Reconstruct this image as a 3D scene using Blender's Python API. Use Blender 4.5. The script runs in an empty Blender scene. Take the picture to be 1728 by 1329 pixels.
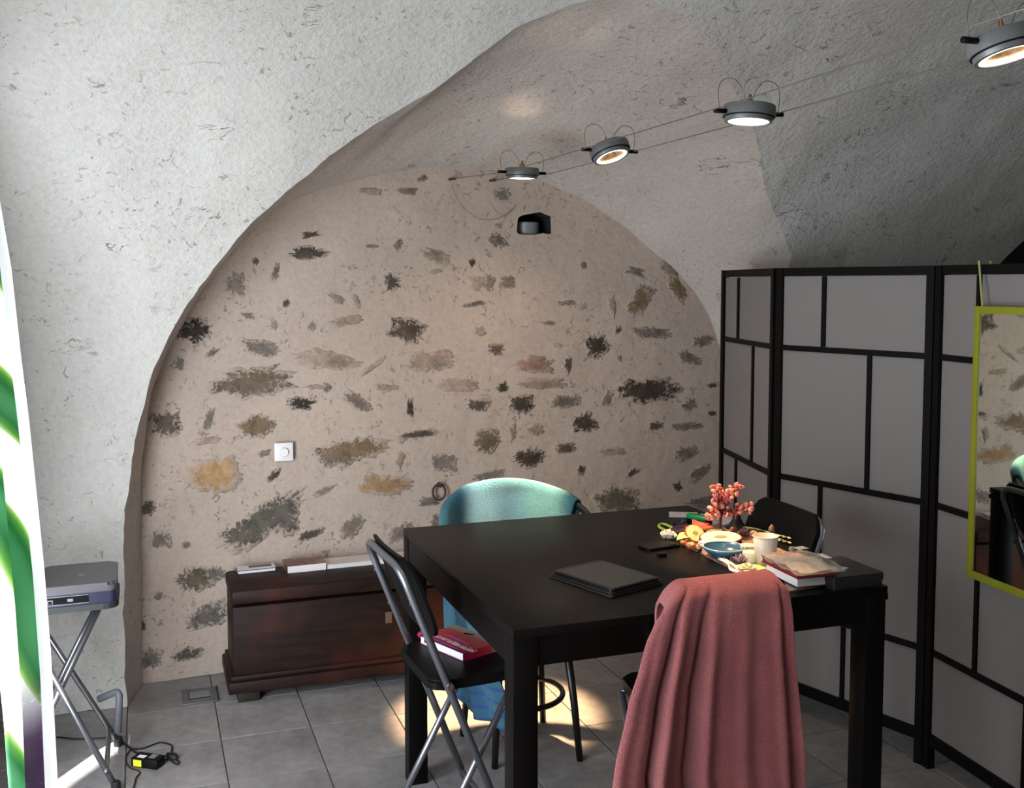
import bpy, bmesh, math, random
from mathutils import Vector, Matrix, noise
random.seed(7)
SC = bpy.context.scene
COL = SC.collection
PI = math.pi
V = Vector

# ------------------------------------------------------------ camera, sky, sun, daylight, exposure
FPX = 1745.0; CX = 864.0; CY = 600.0
YAW = math.radians(19.65); PITCH = math.atan(120 / FPX); EYE = V((0, 0, 1.75))
fwd = V((math.sin(YAW) * math.cos(PITCH), math.cos(YAW) * math.cos(PITCH), -math.sin(PITCH)))
rgt = V((math.cos(YAW), -math.sin(YAW), 0)); upv = rgt.cross(fwd)
cd = bpy.data.cameras.new('camera'); cam = bpy.data.objects.new('camera', cd); COL.objects.link(cam)
cd.sensor_width = 36; cd.lens = 36 * FPX / 1728; cd.clip_start = 0.02
cd.shift_y = -(664.5 - CY) / 1728
cam.matrix_world = Matrix(((rgt.x, upv.x, -fwd.x, 0), (rgt.y, upv.y, -fwd.y, 0), (rgt.z, upv.z, -fwd.z, EYE.z), (0, 0, 0, 1)))
SC.camera = cam

def ray(x, y): return fwd + rgt * ((x - CX) / FPX) - upv * ((y - CY) / FPX)
def pz(x, y, z=0.0): d = ray(x, y); return EYE + d * ((z - EYE.z) / d.z)       # photo direction met with a level plane
def py(x, y, Y): d = ray(x, y); return EYE + d * (Y / d.y)                      # ... with a plane of constant Y
def pxx(x, y, X): d = ray(x, y); return EYE + d * (X / d.x)

world = bpy.data.worlds.new('world'); SC.world = world; world.use_nodes = True
wn = world.node_tree.nodes; wl = world.node_tree.links
bg = wn['Background']; sky = wn.new('ShaderNodeTexSky'); sky.sky_type = 'NISHITA'
sky.sun_disc = False; sky.sun_elevation = math.radians(52); sky.sun_rotation = math.radians(215)
wl.new(sky.outputs[0], bg.inputs[0]); bg.inputs[1].default_value = 0.06

sl = bpy.data.lights.new('sun', 'SUN'); sl.energy = 26.0; sl.angle = 0.009; sl.color = (1, .96, .88)
sun = bpy.data.objects.new('sun', sl); COL.objects.link(sun)
SUN_DIR = V((0.40, 0.62, -0.70)).normalized()
sun.rotation_euler = SUN_DIR.to_track_quat('-Z', 'Y').to_euler()

def daylight(name, y, width, watts, aim):
    al = bpy.data.lights.new(name, 'AREA'); al.shape = 'RECTANGLE'; al.size = width; al.size_y = 1.95
    al.energy = watts; al.color = (.90, .95, 1.0)
    ao = bpy.data.objects.new(name, al); COL.objects.link(ao)
    ao.location = (-0.86, y, 1.08); ao.rotation_euler = V(aim).to_track_quat('-Z', 'Y').to_euler()
daylight('daylight_door', 2.36, .95, 106, (1, .35, .05))
daylight('daylight_door_near', 1.10, 1.4, 50, (1, .1, 0))

SC.view_settings.view_transform = 'Standard'; SC.view_settings.look = 'None'
SC.view_settings.gamma = 1; SC.view_settings.use_curve_mapping = False
SC.view_settings.exposure = 0.0
SC.cycles.max_bounces = 8; SC.cycles.diffuse_bounces = 5; SC.cycles.transparent_max_bounces = 12
SC.cycles.sample_clamp_indirect = 6

# ------------------------------------------------------------ material helpers
def srgb(c):
    return tuple(((v / 255) / 12.92 if v / 255 <= .04045 else ((v / 255 + .055) / 1.055) ** 2.4) for v in c) + (1,)
class NT:
    def __init__(s, name):
        s.m = bpy.data.materials.new(name); s.m.use_nodes = True; s.t = s.m.node_tree; s.b = s.t.nodes['Principled BSDF']; s.c = None
    def n(s, t, **kw):
        o = s.t.nodes.new(t)
        for k, v in kw.items():
            if k in o.inputs: o.inputs[k].default_value = v
            else: setattr(o, k, v)
        return o
    def l(s, a, b): s.t.links.new(a, b)
    def coord(s, scale=(1, 1, 1), rot=(0, 0, 0), kind='Object'):
        if s.c is None: s.c = s.n('ShaderNodeTexCoord')
        mp = s.n('ShaderNodeMapping'); mp.inputs['Scale'].default_value = scale; mp.inputs['Rotation'].default_value = rot
        s.l(s.c.outputs[kind], mp.inputs[0]); return mp.outputs[0]
    def noise(s, sc, det=4, rough=.55, dist=0, vec=None):
        o = s.n('ShaderNodeTexNoise'); o.inputs['Scale'].default_value = sc; o.inputs['Detail'].default_value = det
        o.inputs['Roughness'].default_value = rough; o.inputs['Distortion'].default_value = dist
        s.l(vec or s.coord(), o.inputs['Vector']); return o.outputs['Fac']
    def ramp(s, fac, stops, interp='LINEAR'):
        o = s.n('ShaderNodeValToRGB'); o.color_ramp.interpolation = interp; e = o.color_ramp.elements
        while len(e) > 2: e.remove(e[-1])
        while len(e) < len(stops): e.new(.5)
        for i, (p, c) in enumerate(stops):
            e[i].position = p; e[i].color = c if len(c) == 4 else tuple(c) + (1,)
        s.l(fac, o.inputs[0]); return o.outputs[0]
    def mix(s, f, a, b, mode='MIX'):
        o = s.n('ShaderNodeMix', data_type='RGBA', blend_type=mode)
        for v, i in ((f, 0), (a, 6), (b, 7)):
            if isinstance(v, (int, float)): o.inputs[i].default_value = v
            elif isinstance(v, tuple): o.inputs[i].default_value = v
            else: s.l(v, o.inputs[i])
        return o.outputs[2]
    def math(s, op, a, b=None, clamp=False):
        o = s.n('ShaderNodeMath', operation=op, use_clamp=clamp)
        for v, i in ((a, 0), (b, 1)):
            if v is None: continue
            if isinstance(v, (int, float)): o.inputs[i].default_value = v
            else: s.l(v, o.inputs[i])
        return o.outputs[0]
    def bump(s, h, strength=.3, dist=.01, prev=None):
        o = s.n('ShaderNodeBump'); o.inputs['Strength'].default_value = strength; o.inputs['Distance'].default_value = dist
        s.l(h, o.inputs['Height'])
        if prev is not None: s.l(prev, o.inputs['Normal'])
        s.l(o.outputs[0], s.b.inputs['Normal']); return o.outputs[0]
    def set(s, **kw):
        for k, v in kw.items():
            k = k.replace('_', ' ')
            if isinstance(v, (int, float, tuple)): s.b.inputs[k].default_value = v
            else: s.l(v, s.b.inputs[k])
        return s

_mc = {}
def mat(name, rgb, rough=.5, metal=0, var=.12, vscale=12, bump=0, bscale=60, **kw):
    if name in _mc: return _mc[name]
    t = NT(name); base = srgb(rgb)
    n1 = t.noise(vscale, 4)
    dark = tuple(v * (1 - var) for v in base[:3]) + (1,); lite = tuple(min(1, v * (1 + var)) for v in base[:3]) + (1,)
    t.set(Base_Color=t.ramp(n1, [(.3, dark), (.7, lite)]), Roughness=rough, Metallic=metal)
    if bump: t.bump(t.noise(bscale, 5), bump, .004)
    for k, v in kw.items(): t.b.inputs[k.replace('_', ' ')].default_value = v
    _mc[name] = t.m; return t.m

def plaster_mat(name, rgb, coarse, pits, crack=True, warm=None):
    t = NT(name); co = t.coord()
    big = t.noise(1.3, 3); fine = t.noise(45, 6, .65); med = t.noise(14, 5, .6)
    base = srgb(rgb)
    c = t.ramp(big, [(.3, tuple(v * .90 for v in base[:3])), (.7, base[:3])])
    c = t.mix(t.ramp(fine, [(.35, (.0, .0, .0)), (.6, (1, 1, 1))]), t.mix(1.0, c, (.90, .89, .88, 1), 'MULTIPLY'), c)
    # small pits and chips, dirt of their own shape
    pn = t.noise(26, 3, .7, 1.2); pm = t.noise(2.1, 2)
    pit = t.math('MULTIPLY', t.ramp(pn, [(.66 - .02 * pits, (0, 0, 0)), (.70 - .02 * pits, (1, 1, 1))]), t.ramp(pm, [(.40, (0, 0, 0)), (.55, (1, 1, 1))]))
    c = t.mix(t.math('MULTIPLY', pit, .55), c, srgb((86, 76, 68)))
    if crack:
        cv = t.coord((5, 5, 24)); cn = t.noise(1.0, 4, .55, .6, cv)
        cm = t.noise(3.3, 2, .5, 0, t.coord((1, 1, 1.5)))
        cr = t.math('MULTIPLY', t.ramp(cn, [(.494, (0, 0, 0)), (.5, (1, 1, 1)), (.506, (0, 0, 0))]), t.ramp(cm, [(.66, (0, 0, 0)), (.70, (1, 1, 1))]))
        c = t.mix(t.math('MULTIPLY', cr, .8), c, srgb((60, 55, 50)))
        h2 = cr
    t.set(Base_Color=c, Roughness=.92); t.b.inputs['Specular IOR Level'].default_value = .2
    b1 = t.bump(med, .55, .012)
    b2 = t.bump(fine, coarse, .008, b1)
    b3 = t.bump(t.math('MULTIPLY', pit, -1), .5, .006, b2)
    if crack: t.bump(t.math('MULTIPLY', h2, -1), .8, .01, b3)
    return t.m

# ------------------------------------------------------------ mesh helpers
def link(name, me, m=None, parent=None, smooth=False):
    o = bpy.data.objects.new(name, me); COL.objects.link(o)
    if m is not None:
        for x in (m if isinstance(m, (list, tuple)) else [m]): me.materials.append(x)
    if parent is not None: o.parent = parent
    if smooth:
        for p in me.polygons: p.use_smooth = True
    return o
def obj(name, bm, m=None, parent=None, smooth=False, auto=None):
    me = bpy.data.meshes.new(name); bmesh.ops.recalc_face_normals(bm, faces=bm.faces[:])
    bm.to_mesh(me); bm.free()
    o = link(name, me, m, parent, smooth)
    if auto is not None:
        try: me.set_sharp_from_angle(angle=math.radians(auto))
        except Exception: pass
    return o
def thing(name, label, cat, loc=(0, 0, 0), rotz=0, group=None):
    o = bpy.data.objects.new(name, None); COL.objects.link(o); o.location = loc; o.rotation_euler = (0, 0, rotz)
    o.empty_display_size = .05
    o['label'] = label; o['category'] = cat
    if group: o['group'] = group
    return o
def tag(o, label, cat, group=None):
    o['label'] = label; o['category'] = cat
    if group: o['group'] = group
    return o
def NB(): return bmesh.new()
def box(bm, c, s, rz=0, bev=0, M=None):
    r = bmesh.ops.create_cube(bm, size=1)
    mt = Matrix.Translation(c) @ Matrix.Rotation(rz, 4, 'Z') @ Matrix.Diagonal((s[0], s[1], s[2], 1))
    if M is not None: mt = M @ mt
    bmesh.ops.transform(bm, matrix=mt, verts=r['verts'])
    if bev:
        es = list({e for v in r['verts'] for e in v.link_edges})
        bmesh.ops.bevel(bm, geom=es, offset=bev, segments=2, affect='EDGES', profile=.5)
    return bm
def boxo(name, c, s, m, parent=None, rz=0, bev=0, M=None): return obj(name, box(NB(), c, s, rz, bev, M), m, parent, auto=35 if bev else None, smooth=bool(bev))
def tube(bm, pts, r, n=10, closed=False, cap=True):
    pts = [V(p) for p in pts]; N = len(pts); rings = []; prev = None
    for i, p in enumerate(pts):
        if closed: d = (pts[(i + 1) % N] - pts[i - 1])
        else: d = pts[min(i + 1, N - 1)] - pts[max(i - 1, 0)]
        d.normalize()
        if prev is None:
            a = V((0, 0, 1)) if abs(d.z) < .9 else V((1, 0, 0)); u = d.cross(a).normalized()
        else:
            u = (prev - d * prev.dot(d)).normalized()
        w = d.cross(u); prev = u
        rr = r[i] if isinstance(r, (list, tuple)) else r
        rings.append([bm.verts.new(p + (u * math.cos(t) + w * math.sin(t)) * rr) for t in [2 * PI * k / n for k in range(n)]])
    L = N if closed else N - 1
    for i in range(L):
        A, B = rings[i], rings[(i + 1) % N]
        for k in range(n): bm.faces.new((A[k], A[(k + 1) % n], B[(k + 1) % n], B[k]))
    if cap and not closed:
        bm.faces.new(rings[0][::-1]); bm.faces.new(rings[-1])
    return bm
def rnd(pts, r, seg=6):
    """polyline with rounded corners"""
    pts = [V(p) for p in pts]; out = [pts[0]]
    for i in range(1, len(pts) - 1):
        a, b, c = pts[i - 1], pts[i], pts[i + 1]
        rr = min(r, (a - b).length * .49, (c - b).length * .49)
        p0 = b + (a - b).normalized() * rr; p1 = b + (c - b).normalized() * rr
        for k in range(seg + 1):
            t = k / seg; out.append(p0 * (1 - t) ** 2 + b * 2 * t * (1 - t) + p1 * t * t)
    out.append(pts[-1]); return out
def smooth_path(pts, k=6):
    pts = [V(p) for p in pts]; out = []
    for i in range(len(pts) - 1):
        p0 = pts[max(i - 1, 0)]; p1 = pts[i]; p2 = pts[i + 1]; p3 = pts[min(i + 2, len(pts) - 1)]
        for j in range(k):
            t = j / k
            out.append(.5 * ((2 * p1) + (p2 - p0) * t + (2 * p0 - 5 * p1 + 4 * p2 - p3) * t * t + (3 * p1 - p0 - 3 * p2 + p3) * t ** 3))
    out.append(pts[-1]); return out
def lathe(bm, prof, n=32, M=None, cap=True):
    rings = []
    for r, z in prof:
        rings.append([bm.verts.new(V((r * math.cos(2 * PI * k / n), r * math.sin(2 * PI * k / n), z))) for k in range(n)])
    for A, B in zip(rings, rings[1:]):
        for k in range(n): bm.faces.new((A[k], A[(k + 1) % n], B[(k + 1) % n], B[k]))
    if cap:
        bm.faces.new(rings[0][::-1]); bm.faces.new(rings[-1])
    if M is not None: bmesh.ops.transform(bm, matrix=M, verts=[v for R in rings for v in R])
    return bm
def prism(bm, poly, z0, z1, M=None):
    a = [bm.verts.new((p[0], p[1], z0)) for p in poly]; b = [bm.verts.new((p[0], p[1], z1)) for p in poly]; n = len(poly)
    bm.faces.new(a[::-1]); bm.faces.new(b)
    for i in range(n): bm.faces.new((a[i], a[(i + 1) % n], b[(i + 1) % n], b[i]))
    if M is not None: bmesh.ops.transform(bm, matrix=M, verts=a + b)
    return bm
def grid(bm, fn, nu, nv, uv=None):
    vs = [[bm.verts.new(fn(i / nu, j / nv)) for j in range(nv + 1)] for i in range(nu + 1)]
    for i in range(nu):
        for j in range(nv): bm.faces.new((vs[i][j], vs[i + 1][j], vs[i + 1][j + 1], vs[i][j + 1]))
    return bm
def cloth(name, fn, nu, nv, m, parent=None, th=.004):
    bm = NB(); grid(bm, fn, nu, nv); o = obj(name, bm, m, parent, smooth=True)
    md = o.modifiers.new('thick', 'SOLIDIFY'); md.thickness = th; md.offset = 0
    return o
def clone(root, loc, rotz, label):
    r = root.copy(); COL.objects.link(r); r.location = loc; r.rotation_euler = (0, 0, rotz); r['label'] = label
    for ch in list(root.children):
        c = ch.copy(); COL.objects.link(c); c.parent = r
        for g in list(ch.children):
            d = g.copy(); COL.objects.link(d); d.parent = c
    return r
def lerp(a, b, t): return a + (b - a) * t
def interp(x, tab):
    if x <= tab[0][0]: return tab[0][1]
    for (x0, y0), (x1, y1) in zip(tab, tab[1:]):
        if x <= x1: return y0 + (y1 - y0) * (x - x0) / (x1 - x0)
    return tab[-1][1]
def wob(p, a=1.0):
    """the uneven hand-laid plaster: one continuous vector field for every wall and vault surface"""
    n = noise.noise_vector(p * 1.7) * .022 + noise.noise_vector(p * 6.0 + V((7, 3, 1))) * .008 + noise.noise_vector(p * 19.0) * .0028
    return p + n * a

# ------------------------------------------------------------ materials
PL_VAULT = plaster_mat('plaster_vault', (203, 201, 197), 1.0, 2.2)
PL_WALL = plaster_mat('plaster_wall', (182, 166, 154), .35, 2.6, False)
PL_SOFFIT = plaster_mat('plaster_soffit', (196, 188, 181), .75, 2.0)
GROUT = mat('grout', (112, 108, 106), .9, bump=.2)
def tile_mat():
    t = NT('floor_tile')
    oi = t.n('ShaderNodeObjectInfo'); n1 = t.noise(3.0, 6, .6, .4); n2 = t.noise(22, 4, .6)
    c = t.ramp(n1, [(.3, srgb((108, 105, 107))), (.55, srgb((134, 131, 132))), (.75, srgb((152, 148, 147)))])
    c = t.mix(.25, c, t.ramp(n2, [(.4, srgb((112, 110, 110))), (.6, srgb((160, 156, 152)))]))
    k = t.math('ADD', t.math('MULTIPLY', oi.outputs['Random'], .16), .92)
    cm = t.n('ShaderNodeCombineColor'); [t.l(k, cm.inputs[i]) for i in range(3)]
    c = t.mix(1.0, c, cm.outputs[0], 'MULTIPLY')
    t.set(Base_Color=c, Roughness=.48); t.bump(n2, .08, .003); return t.m
TILE = tile_mat()
def stone_mat():
    t = NT('wall_stone')
    at = t.n('ShaderNodeAttribute', attribute_name='edge'); colr = t.n('ShaderNodeAttribute', attribute_name='tint')
    n1 = t.noise(46, 8, .8, .8); n2 = t.noise(90, 4, .6); n3 = t.noise(16, 5, .65, .5)
    c = t.mix(t.ramp(n3, [(.35, (0, 0, 0)), (.65, (1, 1, 1))]), t.mix(1.0, colr.outputs['Color'], (.62, .60, .58, 1), 'MULTIPLY'), t.mix(1.0, colr.outputs['Color'], (1.25, 1.2, 1.15, 1), 'MULTIPLY'))
    # smears of plaster left on the stone, denser towards its edge
    s = t.math('ADD', t.math('MULTIPLY', at.outputs['Fac'], .24), n1)
    f = t.ramp(s, [(.60, (0, 0, 0)), (.66, (1, 1, 1))])
    c = t.mix(f, c, srgb((172, 157, 146)))
    t.set(Base_Color=c, Roughness=.9); t.b.inputs['Specular IOR Level'].default_value = .2
    b = t.bump(n1, .7, .006); t.bump(n2, .4, .003, b); return t.m
STONE = stone_mat()
BLACK_WOOD = mat('black_brown_veneer', (11, 9, 8), .38, var=.08, vscale=6, Specular_IOR_Level=.10)
BLACK_PAINT = mat('black_lacquer', (11, 10, 9), .45, var=.1, Specular_IOR_Level=.10)
BLACK_PLASTIC = mat('black_plastic', (15, 15, 16), .42, bump=.1, bscale=200, Specular_IOR_Level=.10)
STEEL = mat('grey_metal_tube', (140, 142, 150), .32, metal=.85, var=.05)
CHROME = mat('bright_steel', (215, 215, 218), .2, metal=1, var=.03)
CABLE = mat('steel_cable', (120, 114, 106), .4, metal=.6)
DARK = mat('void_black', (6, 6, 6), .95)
WHITE = mat('white_plastic', (228, 224, 226), .35, var=.03)
PAPER = mat('paper', (222, 220, 222), .75, var=.04)
RUBBER = mat('black_rubber', (14, 14, 15), .6)
LIME = mat('lime_lacquer', (124, 128, 18), .4, var=.05)

# ============================================================ SETTING
Y0 = 4.49; WY = 4.73; SPR = 1.02; AY = 2.60; AZ = 2.03     # pier face, lunette wall, springing height, vault half span and rise
XL0, XR0 = -0.62, 8.0
GL = [(0, -.093), (.355, -.105), (.727, -.087), (.997, -.057), (1.167, -.024), (1.364, .027), (1.595, .133), (1.75, .224), (1.925, .357),
      (2.115, .526), (2.253, .689), (2.366, .846), (2.466, 1.02), (2.562, 1.135), (2.643, 1.26), (2.705, 1.42), (2.74, 1.62)]
GR = [(0, 2.95), (.9, 2.97), (1.4, 2.99), (1.7, 2.965), (1.892, 2.918), (2.052, 2.791), (2.223, 2.628), (2.386, 2.453), (2.508, 2.255), (2.62, 2.06), (2.70, 1.86), (2.74, 1.62)]
ZA = 2.74
def prof(z): # back half of the vault
    if z < SPR: return Y0
    t = min((z - SPR) / AZ, 1.0); return Y0 - AY * (1 - math.sqrt(max(0, 1 - t * t)))
def build_vault():
    bm = NB(); YC = Y0 - AY
    rows = []
    for k in range(26): rows.append((Y0, SPR * k / 26, SPR * k / 26))
    a_apex = math.asin((ZA - SPR) / AZ)
    for k in range(0, 84): a = a_apex * k / 84; rows.append((YC + AY * math.cos(a), SPR + AZ * math.sin(a), SPR + AZ * math.sin(a)))
    for k in range(0, 40):
        a = lerp(a_apex, PI, k / 39); rows.append((YC + AY * math.cos(a), SPR + AZ * math.sin(a), 99))
    for k in range(1, 8): rows.append((YC - AY, SPR * (1 - k / 7), 99))
    NLc, NRc = 56, 88; grid_v = []
    hole = lambda p: ((p.x - 5.09) / .98) ** 2 + (max(p.z - 1.40, 0) / .95) ** 2 < 1 and p.y > 3.5 and p.z < 2.3
    for (y, z, zz) in rows:
        xl, xr = (interp(zz, GL), interp(zz, GR)) if zz < 90 else (1.62, 1.62)
        if zz < 90:
            j = noise.noise(V((zz * 14, 3.1, 0))) * .008 + noise.noise(V((zz * 40, 9.1, 0))) * .004
            f = min(1, (ZA - zz) * 3); xl += j * f; xr += j * f
        row = [[], []]
        for i in range(NLc + 1): row[0].append(bm.verts.new(wob(V((lerp(XL0, xl, (i / NLc)), y, z)))))
        for i in range(NRc + 1): row[1].append(bm.verts.new(wob(V((lerp(xr, XR0, (i / NRc) ** 1.5), y, z)))))
        grid_v.append(row)
    for A, B in zip(grid_v, grid_v[1:]):
        for s in (0, 1):
            for i in range(len(A[s]) - 1):
                q = (A[s][i], A[s][i + 1], B[s][i + 1], B[s][i])
                c = (q[0].co + q[2].co) / 2
                if s == 1 and hole(c): continue
                bm.faces.new(q)
    bmesh.ops.remove_doubles(bm, verts=bm.verts[:], dist=.0005)
    for v in bm.verts:
        if v.is_boundary and v.link_faces and 3.9 < v.co.x < 6.3 and v.co.y > 3.5 and .05 < v.co.z < 2.5:
            dx, dz = (v.co.x - 5.09) / .98, max(v.co.z - 1.40, 0) / .95; r = math.hypot(dx, dz)
            if r > .2: v.co.x = 5.09 + (v.co.x - 5.09) / r; v.co.z = v.co.z if v.co.z < 1.4 else 1.4 + (v.co.z - 1.4) / r; v.co.y = prof(v.co.z)
    o = obj('ceiling', bm, PL_VAULT, smooth=True); o['kind'] = 'structure'
    return o
build_vault()

def resample(P, n):
    L = [0]
    for a, b in zip(P, P[1:]): L.append(L[-1] + (b - a).length)
    out = []
    for k in range(n + 1):
        s = L[-1] * k / n; i = 0
        while i < len(L) - 2 and L[i + 1] < s: i += 1
        t = (s - L[i]) / max(1e-9, L[i + 1] - L[i]); out.append(P[i].lerp(P[i + 1], t))
    return out
WA_L = [(-.036, 0), (-.03, .5), (-.02, .9), (.0, 1.134), (.03, 1.30), (.142, 1.518), (.27, 1.745), (.40, 1.92), (.52, 2.03), (.661, 2.118), (.93, 2.228), (1.209, 2.290), (1.43, 2.303)]
WA_R = [(2.90, 0), (2.90, 1.0), (2.88, 1.25), (2.835, 1.44), (2.756, 1.61), (2.62, 1.78), (2.443, 1.93), (2.29, 2.045), (2.113, 2.140), (1.96, 2.20), (1.799, 2.248), (1.60, 2.29), (1.43, 2.303)]
def build_lunette():
    bm = NB(); N = 110; K = 26; strips = []
    for wa, gg in ((WA_L, GL), (WA_R, GR)):
        W = resample(smooth_path([V((x, WY, z)) for x, z in wa], 5), N)
        G = resample(smooth_path([V((x, prof(z), z)) for z, x in gg], 5), N)
        strips.append((W, G))
    for W, G in strips:
        def fn(u, v):
            i = min(int(round(u * N)), N); a, b = W[i], G[i]
            if v < 1e-6: a = a + V((0, .03, 0))
            p = a.lerp(b, v)
            bulge = math.sin(PI * v) * .05 * max(0, (u - .45)) ** 1
            p.z += bulge
            if v > .999:
                j = noise.noise(V((p.z * 14, 3.1, 0))) * .008 + noise.noise(V((p.z * 40, 9.1, 0))) * .004
                p.x += j * min(1, (ZA - p.z) * 3)
            return wob(p)
        grid(bm, fn, N, K)
    bmesh.ops.remove_doubles(bm, verts=bm.verts[:], dist=.0005)
    o = obj('ceiling.001', bm, PL_SOFFIT, smooth=True); o['kind'] = 'structure'
build_lunette()

# lunette wall with a small ragged niche
NICHE_PX = [(870, 395), (871, 368), (879, 364), (888, 362), (899, 359.5), (909, 358), (918, 362), (927, 365), (928, 380), (929, 395.5), (915, 394), (900, 397), (884, 396.5)]
NICHE = [py(x, y, WY) for x, y in NICHE_PX]
def in_poly(x, z, P):
    c = False; n = len(P)
    for i in range(n):
        a, b = P[i], P[i - 1]
        if (a.z > z) != (b.z > z) and x < (b.x - a.x) * (z - a.z) / (b.z - a.z) + a.x: c = not c
    return c
def build_back_wall():
    bm = NB(); st = .0145; X0, X1, Z1 = -.20, 3.05, 2.42
    nx = int((X1 - X0) / st); nz = int(Z1 / st)
    vs = [[bm.verts.new(V((X0 + i * st, WY, j * st))) for j in range(nz + 1)] for i in range(nx + 1)]
    for i in range(nx):
        for j in range(nz):
            cx, cz = X0 + (i + .5) * st, (j + .5) * st
            if in_poly(cx, cz, NICHE): continue
            bm.faces.new((vs[i][j], vs[i + 1][j], vs[i + 1][j + 1], vs[i][j + 1]))
    rim = []
    for v in bm.verts:
        if v.is_boundary and v.link_faces and 1.6 < v.co.x < 2.0 and 1.9 < v.co.z < 2.2:
            best = None
            for a, b in zip(NICHE, NICHE[1:] + NICHE[:1]):
                ab = b - a; t = max(0, min(1, (v.co - a).dot(ab) / ab.dot(ab))); q = a + ab * t
                d = (q - v.co).length
                if best is None or d < best[0]: best = (d, q)
            v.co = best[1]; rim.append(v)
    for v in bm.verts: v.co = wob(v.co, .8)
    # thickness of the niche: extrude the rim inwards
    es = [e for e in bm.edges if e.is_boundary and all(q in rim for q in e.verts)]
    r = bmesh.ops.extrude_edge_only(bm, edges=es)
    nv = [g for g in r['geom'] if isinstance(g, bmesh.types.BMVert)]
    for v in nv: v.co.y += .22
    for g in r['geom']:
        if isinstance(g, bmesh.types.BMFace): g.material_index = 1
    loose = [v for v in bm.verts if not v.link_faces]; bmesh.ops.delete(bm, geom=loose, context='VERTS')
    o = obj('wall_back', bm, [PL_WALL, mat('niche_shade_black', (16, 14, 13), .95)], smooth=True, auto=50); o['kind'] = 'structure'  # niche sides painted near-black in place of deep shade
    return o
WALL = build_back_wall()
nb = sum((p for p in NICHE), V()) / len(NICHE)
boxo('niche_back', (nb.x, WY + .235, nb.z), (.34, .02, .26), DARK, WALL)  # black backing stands in for the shade at the niche's end

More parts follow.
